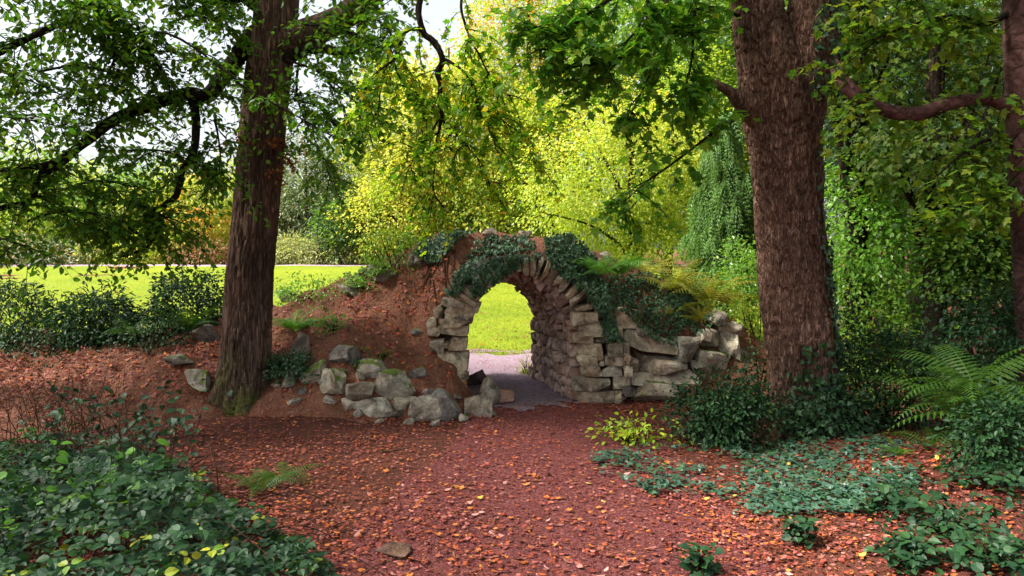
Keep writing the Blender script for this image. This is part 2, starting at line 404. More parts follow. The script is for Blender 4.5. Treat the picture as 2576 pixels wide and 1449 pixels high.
L_braml = leaf_mat("young_bramble_leaf", [(.018, .062, .009), (.03, .085, .011), (.014, .05, .009), (.05, .11, .012)], .3, .5, .25)
L_bramy = leaf_mat("yellowing_bramble_leaf", [(.08, .16, .02), (.22, .28, .02), (.36, .34, .02), (.1, .2, .02), (.14, .24, .02)], .4, .45, .35)
L_ivy = leaf_mat("ivy_leaf", [(.01, .034, .014), (.02, .058, .022), (.034, .085, .03), (.012, .042, .016), (.045, .11, .03), (.016, .05, .018)], .18, .45, .38)
L_givy = leaf_mat("ground_ivy_leaf", [(.022, .06, .035), (.035, .085, .05), (.06, .12, .085), (.018, .055, .026), (.035, .1, .03)], .15, .42, .4)
L_lime = leaf_mat("lime_yellow_leaf", [(.18, .34, .02), (.28, .42, .03), (.42, .46, .02), (.14, .28, .02)], .45, .45, .35)
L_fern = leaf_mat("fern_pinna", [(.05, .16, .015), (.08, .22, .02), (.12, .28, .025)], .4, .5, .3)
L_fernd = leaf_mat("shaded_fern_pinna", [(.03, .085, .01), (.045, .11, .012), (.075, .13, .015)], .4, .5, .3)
L_ferny = leaf_mat("yellowing_bracken_pinna", [(.18, .24, .02), (.24, .25, .03), (.3, .22, .04), (.13, .22, .02)], .4, .6, .2)
L_fall = leaf_mat("fallen_leaf_mix", [(.07, .014, .01), (.2, .034, .02), (.33, .085, .065), (.14, .024, .014), (.4, .08, .018), (.05, .011, .01), (.4, .15, .12), (.16, .028, .024), (.46, .15, .025), (.09, .016, .013), (.24, .04, .02)], .12, .6, .25, 1.1)
L_fallo = leaf_mat("orange_fallen_leaf", [(.5, .15, .03), (.55, .2, .04), (.45, .12, .025)], .15, .6, .25, 1.1)
L_fally = leaf_mat("yellow_fallen_leaf", [(.55, .36, .05), (.6, .42, .08)], .15, .6, .25, 1.1)
L_fallp = leaf_mat("pink_fallen_leaf", [(.36, .15, .125), (.44, .22, .19), (.3, .11, .09)], .12, .6, .3, 1.1)
L_fallb = leaf_mat("brown_fallen_leaf", [(.2, .06, .035), (.14, .045, .03), (.26, .09, .05)], .12, .6, .25, 1.1)
L_grass = leaf_mat("grass_blade", [(.09, .14, .007), (.13, .18, .009), (.18, .21, .013)], .4, .5, .3, 1.1)

# ------------------------------------------------------------------ terrain
CR_X = [-14, -9, -7, -5.5, -4.03, -3.49, -2.88, -2.21, -1.67, -1.27, -.59, -.05, .75, 1.29, 2.1, 2.98, 3.79, 4.33, 4.9, 5.6, 7]
CR_Z = [.75, .85, .9, 1.05, 1.42, 1.64, 1.92, 2.1, 2.36, 2.62, 2.68, 2.62, 2.64, 2.38, 2.1, 1.58, 1.18, .66, .28, -.05, -.2]
YB_X = [-14, -8, -5, -4, -2.5, -1.3, -.9, -.62, -.45, 2, 3, 4, 5]
YB_Y = [9.5, 9.8, 10.6, 11.3, 10.9, 10.9, 11.15, 11.75, 12.45, 12.45, 12.35, 12.2, 12.2]
def xc(y): return .16 - .26 * (np.asarray(y, float) - 12.28)
R_IN, Z_C = .86, 1.06

def mound_z(x, y, detail=True):
    x = np.asarray(x, float); y = np.asarray(y, float)
    H = np.interp(x, CR_X, CR_Z); yb = np.interp(x, YB_X, YB_Y)
    yc = np.interp(x, [-14, -6, -4, 0, 5], [14.4, 14.2, 13.6, 13.45, 13.4])
    t = np.clip((yc - y) / np.maximum(yc - yb, .05), 0, 1.4)
    lin = 1 - t ** np.interp(x, [-6, -3, -.9, -.3, 2.2], [1.25, 1.15, 1.1, 3.2, 1.5]); con = np.where(t < 1, np.clip(1 - t, 0, 1) ** 1.8, (1 - t) * .5)
    kx = np.clip(1 - np.abs(x + 1.0) / 1.5, 0, 1); kx = np.clip(kx * 1.6, 0, 1)
    front = H * (lin * (1 - kx) + con * kx)
    w = np.interp(np.abs(x - xc(y)), [1.2, 2.4], [1.3, 2.6]); w = np.where(x < -4, 2.4, w)
    tb = np.clip((y - yc) / w, 0, 1.4)
    back = H * (1 - tb ** 1.8)
    z = np.where(y < yc, front, back)
    if detail:
        p = np.stack([x, y, np.zeros_like(x)], -1)
        z = z + .10 * fbm(p * 1.5, 3, 3) + .045 * fbm(p * 5.0, 4, 9)
    return z

def ground_z(x, y):
    x = np.asarray(x, float); y = np.asarray(y, float)
    p = np.stack([x, y, np.zeros_like(x)], -1)
    z = .035 * fbm(p * .7, 2, 21) + .012 * fbm(p * 4, 2, 22)
    z = z + np.where(y < 40, np.clip(y - 18, 0, 22) * .079, 1.738 + (y - 40) * .012) * np.interp(x, [-4, 9, 14], [1, 1, .6])
    z = z + .22 * np.clip((x - 2.4) / 2, 0, 1) ** 1.5 * np.clip((11.5 - y) / 4, 0, 1)
    return z

def top_z(x, y): return np.maximum(mound_z(x, y), ground_z(x, y))

def grid_mesh(name, X, Y, Z, mat, keep=None, smooth=True):
    ny, nx = X.shape
    v = np.stack([X, Y, Z], -1).reshape(-1, 3)
    i = np.arange(ny - 1)[:, None] * nx; j = np.arange(nx - 1)[None, :]
    q = np.stack([i + j, i + j + 1, i + nx + j + 1, i + nx + j], -1).reshape(-1, 4)
    if keep is not None: q = q[keep.ravel()]
    used = np.unique(q); mp = np.full(len(v), -1); mp[used] = np.arange(len(used)); q = mp[q]; v = v[used]
    me = mesh_np(name, v, q.ravel(), np.arange(len(q)) * 4, mat, None, smooth)
    return me, v, q

BV, BF = [], []
def to_bvh(v, q):
    off = sum(len(a) for a in BV); BV.append(np.asarray(v)); BF.extend([tuple(int(k) + off for k in f) for f in q])

xs = np.concatenate([[-600, -300, -160, -90, -60, -40, -28, -20], np.arange(-15, 15.01, .16), [20, 28, 40, 60, 90, 160, 300, 600]])
ys = np.concatenate([[-200, -80, -40, -20, -10, -4, 0], np.arange(2, 20.01, .16), np.arange(20.6, 48, .7), [55, 70, 100, 160, 300, 700, 1500]])
X, Y = np.meshgrid(xs, ys); me, v, q = grid_mesh("ground", X, Y, ground_z(X, Y), M_floor)
o = obj("ground", me, None, "structure"); o["label"] = "red-brown woodland floor covered in leaf litter"
to_bvh(v, q)

X, Y = np.meshgrid(np.arange(-13, 6.5, .065), np.arange(9.2, 17.2, .065)); Z = mound_z(X, Y)
qc = lambda A: (A[:-1, :-1] + A[1:, :-1] + A[:-1, 1:] + A[1:, 1:]) / 4
qx, qy, qz = qc(X), qc(Y), qc(Z)
keep = (qz > -.15) & ~((qy > 12.22) & (((np.abs(qx - xc(qy)) < 1.0) & (qz < Z_C)) | ((qx - xc(qy)) ** 2 + (qz - Z_C) ** 2 < 1.06 ** 2)))
me, v, q = grid_mesh("earth_mound", X, Y, Z, M_soil, keep)
o = obj("earth_mound", me, None, "structure"); o["label"] = "bare red-brown earth bank rising over the stone arch"
to_bvh(v, q)

# lawn beyond the mound
def lawn_near(x): return 18.0 + .35 * np.sin(x * .9) - .05 * np.clip(-x - 3, 0, 40)
a = np.linspace(0, 1, 60); lx = np.concatenate([np.arange(-46, -12, 1.0), np.arange(-12, 8, .3)])
LX, A = np.meshgrid(lx, a); LY = lawn_near(LX) * (1 - A ** 1.5) + (39.6 + .02 * LX) * A ** 1.5
me, v, q = grid_mesh("lawn", LX, LY, ground_z(LX, LY) + .03, M_lawn)
o = obj("lawn", me, None, "structure"); o["label"] = "bright yellow-green mown lawn beyond the arch"
to_bvh(v, q)
LX, A = np.meshgrid(np.arange(-60, 14, 1.0), np.linspace(0, 1, 4)); LY = 39.62 + .02 * LX + 1.3 * A
me, v, q = grid_mesh("far_path", LX, LY, ground_z(LX, LY) + .02, M_gravel)
o = obj("far_path", me, None, "structure"); o["label"] = "pale gravel path along the far edge of the lawn"

# red path to the arch, lilac gravel through it
def path_c(y): return np.interp(y, [0, 5.7, 8, 10, 11.5, 12.3, 14.6, 16.5, 18], [.2, .3, .45, .62, .55, .2, -.45, -.9, -1.2])
def path_hw(y): return np.interp(y, [0, 5.7, 8, 10, 11.5, 12.3, 14.6, 16.5, 18.4], [1.9, 1.7, 1.55, 1.3, 1.1, .84, .84, 1.4, 3.4])
def strip(name, y0, y1, lift, mat, label, step=.06, jag=0.0):
    yy = np.arange(y0, y1, step); s = np.linspace(-1, 1, 44)
    S, YY = np.meshgrid(s, yy)
    edge = 1 + .07 * fbm(np.stack([YY * 2, S * 1.2, YY * 0], -1), 3, 5)
    YY = YY + (y1 - YY) / (y1 - y0) * jag * fbm(np.stack([S * 5, S * 0, S * 0], -1), 3, 31)
    XX = path_c(YY) + path_hw(YY) * S * edge
    ZZ = ground_z(XX, YY) + lift + .008 * fbm(np.stack([XX * 7, YY * 7, XX * 0], -1), 2, 6) - .02 * np.abs(S) ** 6
    me, v, q = grid_mesh(name, XX, YY, ZZ, mat)
    o = obj(name, me, None, "structure"); o["label"] = label; to_bvh(v, q); return o
strip("path", 1.0, 12.3, .02, M_path, "reddish earth path leading to the arch")
strip("gravel_path", 11.85, 18.6, .034, M_gravel, "lilac grey gravel path running through the arch", jag=.35)

# ------------------------------------------------------------------ stones
def cube_sphere(n):
    vs_, idx, fs = [], {}, []
    def key(p):
        k = tuple(int(round(c * 1000)) for c in p)
        if k not in idx: idx[k] = len(vs_); vs_.append(p)
        return idx[k]
    g = np.linspace(-1, 1, n + 1)
    for ax in range(3):
        for sgn in (-1, 1):
            for i in range(n):
                for j in range(n):
                    c = []
                    for (a_, b_) in ((i, j), (i + 1, j), (i + 1, j + 1), (i, j + 1)):
                        p = [0, 0, 0]; p[ax] = sgn; p[(ax + 1) % 3] = g[a_]; p[(ax + 2) % 3] = g[b_]; c.append(key(tuple(p)))
                    fs.append(c if sgn > 0 else c[::-1])
    return np.array(vs_), fs
CS = {n: cube_sphere(n) for n in (3, 4, 8, 12)}

def stone_verts(size, n=3, rough=.06, rnd_=.35, cuts=3, seed=0, cut=(.62, .92), noise_f=1.6, skew=1.0):
    r = np.random.default_rng(seed); p, fs = CS[n]; p = p.copy()
    sph = p / np.linalg.norm(p, axis=1, keepdims=True) * 1.22
    p = p * (1 - rnd_) + sph * rnd_
    p[:, 0] += p[:, 2] * r.normal(0, .08 * skew); p[:, 2] *= 1 + p[:, 0] * r.normal(0, .09 * skew); p[:, 2] += p[:, 0] * r.normal(0, .06 * skew)
    for k in range(cuts):
        nn = nrm(r.normal(size=3)); c = r.uniform(*cut) * (abs(nn).sum() * .72)
        dd = np.maximum(p @ nn - c, 0); p = p - dd[:, None] * nn[None, :]
    p = p * (1 + rough * fbm(p * noise_f + r.random(3) * 50, 3, seed % 97)[:, None])
    return p * (np.array(size) / 2), fs

def rock_obj(name, parent, centre, size, mat, n=3, rot=(0, 0, 0), seed=0, bvh=True, **kw):
    v, fs = stone_verts(size, n, seed=seed, **kw)
    f = np.array(fs); me = mesh_np(name, v, f.ravel(), np.arange(len(f)) * 4, mat, None, True)
    me.set_sharp_from_angle(angle=math.radians(20))
    o = obj(name, me, parent)
    from mathutils import Euler
    mt = Matrix.Translation(Vector([float(c) for c in centre])) @ Euler(rot, 'XYZ').to_matrix().to_4x4()
    o.matrix_basis = mt
    if bvh:
        m3 = np.array(mt.to_3x3()); to_bvh(v @ m3.T + np.array(centre), fs)
    return o

# --- the arch
arch = thing("stone_arch", "rustic rubble stone tunnel arch over the path, hung with ivy", "stone arch", (.16, 12.3, 0))
SD = [100]
def sd(): SD[0] += 1; return SD[0]
def Z1(zx, zy): return 1028.6 + .3704 * zx, 554.6 + .3704 * zy      # zoomed picture -> frame units
PXM = 12.3 / FPX
def face_stone(zx, zy, w, h, tilt=0, depth=.34, y=12.3, mat=None, n=4, rnd_=.15):
    u, v = Z1(zx, zy); c = P(u, v, y)
    k = .3704 * PXM
    rock_obj("face_stone", arch, (c[0], y + depth / 2 - .06 + rng.uniform(-.035, .03), c[2]), (w * k * .96, depth, h * k * .94), mat or M_stone, n,
             (0, math.radians(tilt), 0), sd(), rnd_=rnd_, cuts=3, rough=.045, cut=(.76, .98), skew=.5)
left_face = [(345, 1045, 130, 66, 10), (300, 950, 215, 132, 4), (332, 836, 132, 98, 2), (190, 850, 105, 112, 0), (252, 842, 40, 46, 0), (295, 747, 226, 76, 2),
             (338, 675, 200, 82, 4), (352, 612, 200, 84, 14), (366, 545, 205, 84, 22), (375, 482, 95, 92, 12), (200, 620, 78, 84, -20), (255, 555, 70, 60, 10),
             (445, 585, 74, 84, 18), (450, 515, 80, 90, 34), (170, 760, 90, 80, 0), (150, 700, 80, 70, 0), (310, 470, 80, 70, 10), (240, 690, 60, 50, 0), (290, 1120, 200, 90, 0), (225, 900, 60, 60, 0)]
for s in left_face: face_stone(*s[:4], tilt=s[4])
right_face = [(1275, 1212, 262, 112, 0), (1425, 1200, 66, 90, 0), (1240, 1112, 276, 100, 3), (1438, 1098, 110, 98, 0), (1238, 1024, 140, 80, -2), (1378, 1022, 150, 78, 0),
              (1208, 946, 148, 86, 5), (1300, 930, 50, 42, 0), (1303, 970, 46, 40, 0), (1392, 950, 130, 78, 0), (1245, 876, 198, 92, 2), (1398, 872, 108, 96, 0),
              (1180, 806, 148, 58, 2), (1312, 812, 120, 48, 0), (1248, 738, 204, 112, -4), (1192, 658, 188, 94, -8), (1168, 602, 160, 58, -10), (1400, 760, 110, 96, 0),
              (1360, 690, 120, 90, 0), (1330, 620, 140, 80, 0), (1480, 945, 50, 70, 0), (1490, 1022, 60, 74, 0), (1480, 870, 60, 90, 0), (1300, 560, 130, 80, 0)]
for s in right_face: face_stone(*s[:4], tilt=s[4])
u_list = [(545, 885, 120, 92), (535, 968, 140, 70), (602, 1003, 46, 56), (575, 1108, 110, 84), (584, 1195, 96, 74), (600, 930, 40, 60)]
for (zx, zy, w, h) in u_list:      # the joint between the pier and the boulder wall
    c = P(1341.7 + .3827 * zx, 536.7 + .3827 * zy, 12.34); k = .3827 * PXM
    rock_obj("face_stone", arch, (c[0], 12.45, c[2]), (w * k, .34, h * k), M_stone, 4, (0, 0, .1), sd(), rnd_=.25, cuts=4)
# wedge stones round the front of the arch
ang = 27.0
while ang < 176:
    w = rng.uniform(5.2, 8.8); am = math.radians(ang + w / 2); ln = rng.uniform(.26, .4); r0 = R_IN - .015 + rng.uniform(-.02, .03)
    c = (xc(12.3) + math.cos(am) * (r0 + ln / 2), 12.3 + .12 + rng.uniform(-.05, .03), Z_C + .03 + math.sin(am) * (r0 + ln / 2))
    rock_obj("wedge_stone", arch, c, (math.radians(w) * (r0 + .1) * 1.02, .36, ln), M_stone, 4, (0, math.pi / 2 - am + rng.normal(0, .06), 0), sd(), rnd_=.18, cuts=4, rough=.06)
    ang += w
# right inner wall, tunnel lining, and the same on the left
def inner_pt(y, s):
    """s: arc length up the right side from the floor; returns position, outward radial dir"""
    if s < Z_C: return np.array([xc(y) + R_IN, y, s]), np.array([1., 0, 0]), 0.0
    th = (s - Z_C) / R_IN
    return np.array([xc(y) + R_IN * math.cos(th), y, Z_C + R_IN * math.sin(th)]), np.array([math.cos(th), 0, math.sin(th)]), th
skew = math.atan(.26)
s0 = 0.0
while s0 < Z_C - .02:
    hgt = rng.uniform(.13, .24); hgt = min(hgt, Z_C + .04 - s0)
    y = 12.46
    while y < 14.62:
        wd = rng.uniform(.09, .24); wd = min(wd, max(14.66 - y, .08))
        p, rd, th = inner_pt(y + wd / 2, s0 + hgt / 2)
        p = p + rd * (.09 + rng.uniform(-.05, .03))
        rock_obj("wall_stone", arch, p, (.24, wd * .98, hgt * .97), M_stone_in, 4, (rng.normal(0, .07), rng.normal(0, .06), skew), sd(), rnd_=.36, cuts=4, rough=.07)
        y += wd
    s0 += hgt
s0 = Z_C - .01
while s0 < Z_C + R_IN * 1.75:
    hgt = rng.uniform(.075, .125); y = 12.5
    while y < 14.62:
        wd = rng.uniform(.14, .34)
        p, rd, th = inner_pt(y + wd / 2, s0 + hgt / 2)
        p = p + rd * (.08 + rng.uniform(-.07, .025))
        rock_obj("lining_stone", arch, p, (.24, wd * 1.02, hgt * 1.0), M_stone_in, 3, (rng.normal(0, .1), -th + rng.normal(0, .14), skew * math.cos(th) + rng.normal(0, .05)), sd(), rnd_=.2, cuts=3, rough=.08)
        y += wd
    s0 += hgt
tv, tf, off = [], [], 0
for s0 in np.arange(.05, Z_C + R_IN * 1.35, .15):     # far half of the lining, seen only from elsewhere
    y = 12.5
    while y < 14.6:
        wd = rng.uniform(.15, .32); p, rd, th = inner_pt(y + wd / 2, s0 + .07)
        p = p.copy(); p[0] = 2 * xc(y + wd / 2) - p[0]; rd = rd * np.array([-1, 1, 1]); p = p + rd * .08
        v, fs = stone_verts((.22, wd, .15), 3, seed=sd()); ca, sa = math.cos(th), math.sin(th)
        v = np.stack([v[:, 0] * ca + v[:, 2] * sa, v[:, 1], -v[:, 0] * sa + v[:, 2] * ca], -1) + p
        tv.append(v); tf.append(np.array(fs) + off); off += len(v); y += wd
v = np.vstack(tv); f = np.vstack(tf)
obj("left_lining", mesh_np("left_lining", v, f.ravel(), np.arange(len(f)) * 4, M_stone_in), arch, "stuff")
# rubble core behind the stones
prof = [(R_IN + .16, 0.0)] + [(None, t) for t in np.linspace(0, math.pi, 25)] + [(-(R_IN + .16), 0.0)]
def core_ring(y, rad, drop):
    pts = [(xc(y) + rad, y, -.1)] + [(xc(y) + rad * math.cos(t), y, Z_C + rad * math.sin(t)) for t in np.linspace(0, math.pi, 25)] + [(xc(y) - rad, y, -.1)]
    return np.array(pts)
rings = [core_ring(12.42, 1.04, 0), core_ring(14.6, 1.04, 0), core_ring(14.6, 1.22, 0), core_ring(12.42, 1.22, 0)]
K = len(rings[0]); v = np.vstack(rings); f = []
for a_, b_ in ((0, 1), (1, 2), (2, 3), (3, 0)):
    for i in range(K - 1): f.append((a_ * K + i, a_ * K + i + 1, b_ * K + i + 1, b_ * K + i))
f = np.array(f); obj("rubble_core", mesh_np("rubble_core", v, f.ravel(), np.arange(len(f)) * 4, M_core), arch); to_bvh(v, f)
rock_obj("pier_core", arch, (1.42, 12.85, .6), (.6, .6, 1.15), M_core, 4, seed=sd(), rnd_=.05)
# stones of the rear opening
ang = -6.0
while ang < 186:
    w = rng.uniform(7, 13); am = math.radians(ang + w / 2)
    c = (xc(14.62) + math.cos(am) * (R_IN + .12), 14.66, Z_C + math.sin(am) * (R_IN + .12))
    rock_obj("wedge_stone", arch, c, (math.radians(w) * R_IN, .3, .3), M_stone, 4, (0, math.pi / 2 - am, 0), sd(), rnd_=.25, cuts=3); ang += w
for sx in (1, -1):
    z = 0
    while z < 1.02:
        h = rng.uniform(.16, .26)
        rock_obj("face_stone", arch, (xc(14.66) + sx * (R_IN + .12 + rng.uniform(-.04, .04)), 14.7, z + h / 2), (.36, .34, h), M_stone, 4, (0, 0, 0), sd(), rnd_=.22, cuts=3); z += h

# --- boulder wall right of the arch
bvh = None
def make_bvh():
    return BVHTree.FromPolygons([Vector(map(float, p)) for p in np.vstack(BV)], BF)
bvh = make_bvh()
def hit(u, v):
    d = ray(u, v); loc, n, i, t = bvh.ray_cast(Vector(CAM), Vector(d), 200)
    return (None, None) if loc is None else (np.array(loc), np.array(n))

wing = thing("boulder_wall", "stacked wall of long pale boulders to the right of the arch", "boulder wall", P(1700, 1010, 12.4) * np.array([1, 1, 0]))
def Z3(zx, zy): return 1341.7 + .3827 * zx, 536.7 + .3827 * zy
wall = [(620, 712, 175, 160, 0, M_stone), (760, 872, 350, 140, 10, M_stone), (872, 998, 356, 124, 6, M_stone), (772, 1082, 262, 108, 4, M_stone), (790, 1190, 318, 168, 3, M_rockm),
        (992, 1112, 205, 146, -4, M_rock), (1016, 890, 156, 170, 2, M_rock), (1172, 832, 136, 124, 12, M_rock), (1192, 972, 226, 196, 4, M_rockm), (1312, 866, 156, 146, 20, M_rock),
        (1302, 765, 116, 106, 18, M_rock), (1232, 690, 128, 96, 24, M_rockd), (1345, 962, 136, 120, 0, M_rockd), (660, 996, 78, 140, 0, M_stone), (720, 790, 90, 80, 0, M_rockd),
        (640, 1180, 90, 90, 0, M_rockd), (1090, 1010, 90, 80, 0, M_rockd)]
for k, (zx, zy, w, h, tilt, mt) in enumerate(wall):
    u, v = Z3(zx, zy); dd = np.interp(u, [1560, 1750, 1860], [12.3, 12.42, 12.65]) + np.interp(v, [790, 990], [.14, -.05]); c = P(u, v, dd)
    kk = .3827 * dd / FPX
    rock_obj("boulder", wing, (c[0], dd + .16, c[2]), (w * kk * 1.06, max(.5, w * kk * .7), h * kk * 1.04), mt, 8, (0, math.radians(tilt), rng.normal(0, .1)), 300 + k, rnd_=.3, cuts=7, rough=.07, cut=(.6, .88))

# --- loose rocks
def Z2(zx, zy): return 626 + .3827 * zx, 536.7 + .3827 * zy
loose = [
 (430, 1050, 215, 150, -22, M_rockm, "pale tilted slab with mossy right end, beside the upright stone"),
 (255, 1110, 98, 128, 8, M_rock, "small upright grey stone just right of the left trunk"),
 (350, 895, 112, 185, 4, M_rock, "tall grey standing stone under the bright fern"),
 (632, 940, 165, 125, 6, M_rockd, "grey boulder set in the bank above the rock pile"),
 (577, 1135, 196, 190, 4, M_rockm, "rounded grey boulder with mossy top at left of the rock pile"),
 (757, 1168, 215, 155, -4, M_rock, "pale smooth boulder in the middle of the rock pile"),
 (815, 1032, 180, 125, 6, M_rockm, "moss-streaked boulder at the top of the rock pile"),
 (972, 1132, 215, 172, 10, M_rockm, "large dark angular boulder with a moss cap"),
 (655, 1265, 92, 84, 0, M_rock, "small squarish stone wedged below the mossy boulder"),
 (818, 1282, 226, 155, 8, M_rock, "pale triangular boulder at the front of the rock pile"),
 (1010, 1246, 160, 96, -6, M_rock, "low pale stone between the triangular boulder and the big blocks"),
 (955, 1327, 120, 62, 0, M_rockd, "flat grey stone at the foot of the rock pile"),
 (1130, 1302, 236, 195, 2, M_rock, "bulky beige boulder with fallen leaves on its top"),
 (1300, 1292, 238, 196, 28, M_rockd, "dark slab-sided boulder leaning right beside the beige boulder"),
 (1502, 1282, 186, 156, 6, M_rock, "rounded brownish boulder at the path edge"),
 (1500, 1092, 150, 112, -12, M_rockd, "dark pointed rock against the left foot of the arch"),
 (1572, 1195, 130, 200, -26, M_rockd, "leaning dark block below the pointed rock by the path"),
 (1115, 1052, 106, 96, 4, M_rockd, "rounded stone half buried in the bare soil slope"),
 (890, 402, 200, 135, 12, M_rockm, "mossy boulder on the crest of the bank"),
 (1102, 302, 96, 84, -14, M_rock, "small pale stone beside the ivy on the crest"),
 (672, 496, 150, 66, 14, M_rockd, "flat dark slab sticking out of the bank"),
 (250, 552, 150, 92, 4, M_rockd, "dark mossy boulder on the bank behind the left trunk"),
 (1100, 780, 110, 60, 4, M_rockd, "low brown stone surfacing in the middle of the soil slope"),
]
def place_rock(u, v, w, h, tilt, mt, label, seed, n=12, yaw=None, name="boulder", cuts=9):
    loc, nn = hit(u, min(v + h * .30, 1440)); dd = loc[1]; kk = dd / FPX
    c = P(u, v, dd + w * kk * .12)
    o = rock_obj(name, None, c, (w * kk * 1.13, w * kk * .9, h * kk * 1.12), mt, n, (rng.normal(0, .08), math.radians(tilt), rng.normal(0, .25) if yaw is None else yaw), seed, rnd_=.5, cuts=11, rough=.05, cut=(.5, .82), noise_f=2.2)
    return tag(o, label, "rock")
for k, (zx, zy, w, h, tilt, mt, lab) in enumerate(loose):
    u, v = Z2(zx, zy); place_rock(u, v, w * .3827, h * .3827, tilt, mt, lab, 400 + k)
for k, (u, v, w, h, tilt, mt, lab) in enumerate([
    (500, 957, 74, 46, 6, M_rockm, "mossy boulder against the left foot of the left trunk"),
    (515, 842, 64, 48, 4, M_rockd, "dark boulder under the bushes left of the left trunk"),
    (450, 905, 70, 36, 0, M_rockd, "low dark rock in the leaf litter left of the trunk"),
    (985, 1386, 84, 24, 6, M_rockb, "half-buried brown rock at the bottom edge beside the brambles"),
    (740, 990 + 20, 30, 16, 0, M_rock, "small flat stone lying on the litter near the left trunk"),
    (1040, 650, 40, 34, 0, M_rockd, "dark stone tucked under the crest ivy"),
    (1322, 588, 28, 18, 10, M_rock, "pale stone on the very top of the arch"),
    (1232, 585, 34, 22, -6, M_rock, "small stone at the left of the arch top"),
    (1522, 640, 34, 28, 18, M_rock, "pale stone behind the fern on the right shoulder of the arch"),
    ]): place_rock(u, v, w, h, tilt, mt, lab, 460 + k)
for k, (u, v, w) in enumerate([(830, 1008, 22), (898, 1040, 24), (955, 1060, 20), (1030, 1062, 26), (1095, 1068, 22), (1165, 1052, 26), (760, 985, 24), (862, 935, 22), (905, 950, 26), (1075, 985, 24), (1150, 1000, 22), (700, 968, 18), (810, 960, 26), (1235, 1040, 20), (1020, 985, 22)]):
    o = place_rock(u, v, w * rng.uniform(.9, 1.5), w * rng.uniform(.6, 1.0), rng.normal(0, 14), (M_rock, M_rockd, M_rockm)[k % 3], "small angular stone filling a gap of the rock pile", 520 + k, n=4, name="stone")
    o["group"] = "small stones of the rock pile"
loc, _ = hit(1266, 1012)
o = rock_obj("stone_block", None, P(1266, 999, loc[1] + .05), (.3, .3, .21), M_pinks, 8, (0, .02, .2), 500, rnd_=.08, cuts=3, rough=.03, cut=(.85, .98))
tag(o, "squared pink sandstone block at the left edge of the path", "stone block")

# stump
t = Tubes(); c = P(1741, 1000, 12.05)
pr = np.array([[c[0], c[1], c[2] - .1, .085], [c[0], c[1], c[2], .08], [c[0] + .01, c[1], c[2] + .13, .075], [c[0] + .015, c[1], c[2] + .2, .07], [c[0] + .015, c[1], c[2] + .205, .001]])
t.add(pr, 14, lambda rr, c_, d_, th: rr * (1 + .1 * np.sin(th * 5)[None, :]))
tag(obj("wooden_post", t.mesh("wooden_post", M_wood)), "short broken wooden post in front of the boulder wall", "post")

bvh = make_bvh()

# ------------------------------------------------------------------ trees
def bark_fn(amp, f1, f2, flare=None, z0=0, seed=0):
    def fn(rr, c, dirv, th):
        R = rr[..., None]
        q = np.stack([dirv[..., 0] * R[..., 0] * f1, dirv[..., 1] * R[..., 0] * f1, np.broadcast_to(c[:, None, 2], rr.shape) * f2], -1)
        q = q + .35 * np.stack([vnoise(q * .7 + 9, seed + 8), vnoise(q * .7 + 31, seed + 9), 0 * q[..., 0]], -1); rid = np.minimum(1, np.abs(fbm(q, 2, seed)) * 2.4) ** .7; big = fbm(q * .22, 2, seed + 5)
        out = rr * (1 + .05 * big) + amp * (rid - .6)
        if flare:
            hh = np.clip(1 - (c[:, 2] - z0) / flare[0], 0, 1)[:, None] ** 2.2
            out = out + hh * flare[1] * (.5 + .7 * np.clip(np.sin(th * 5 + 1.3) + .3 * np.sin(th * 3), -.4, 1.2))[None, :]
        return out
    return fn

def wiggle(start, direction, length, n, droop, wig, r):
    p = np.array(start, float); d = nrm(direction); out = [p.copy()]; st = length / n
    for k in range(n):
        d = nrm(d + np.array([0, 0, -droop / n]) + r.normal(0, wig, 3)); p = p + d * st; out.append(p.copy())
    return np.array(out)

def leafy_twigs(path, n, length, leafs, per, tubes, leaves, r, droop=.9, rad=.006, spread=1.0, t0=0.1, sub=True, updir=0.0, flat=.35):
    """side twigs along a limb, leaves alternating along each twig"""
    m = len(path)
    for k in range(n):
        s = r.uniform(t0, 1) * (m - 1); i = min(int(s), m - 2); f = s - i
        st = path[i, :3] * (1 - f) + path[i + 1, :3] * f; tan = nrm(path[i + 1, :3] - path[i, :3])
        d = nrm(tan * r.uniform(.1, .9) + nrm(r.normal(size=3) * np.array([1, 1, .55])) * spread + np.array([0, 0, updir]))
        L = length * r.uniform(.5, 1.3)
        pts = wiggle(st, d, L, 6, droop, .13, r)
        rr = np.linspace(rad * L / length * 1.3, rad * .3, len(pts))
        tubes.add(np.column_stack([pts, rr]), 3)
        chains = [pts]
        if sub:
            for q in range(3):
                j = r.integers(1, 5); tn = nrm(pts[j + 1] - pts[j]); sd_ = nrm(np.cross(tn, [0, 0, 1]) * r.choice([-1, 1]) + tn * .8 + r.normal(0, .2, 3))
                c2 = wiggle(pts[j], sd_, L * r.uniform(.35, .6), 4, droop, .12, r)
                tubes.add(np.column_stack([c2, np.linspace(rad * .6, rad * .25, len(c2))]), 3); chains.append(c2)
        for ci, c in enumerate(chains):
            cnt = per if ci == 0 else max(2, per // 2)
            tt = np.linspace(.15, 1, cnt) * (len(c) - 1); ii = np.minimum(tt.astype(int), len(c) - 2); ff = (tt - ii)[:, None]
            pp = c[ii] * (1 - ff) + c[ii + 1] * ff; tg = nrm(c[ii + 1] - c[ii])
            side = nrm(np.cross(tg, np.array([0, 0, 1.]) + r.normal(0, .3, (cnt, 3)))) * np.where(np.arange(cnt) % 2, 1, -1)[:, None]
            dd = nrm(tg * .6 + side * 1.0 + r.normal(0, .3, (cnt, 3)) + np.array([0, 0, -.25]))
            up = nrm(np.array([0, 0, 1.]) + r.normal(0, flat, (cnt, 3)) + dd * .2)
            sz = leafs * r.uniform(.65, 1.2, cnt)
            leaves.append((pp, dd, up, sz))

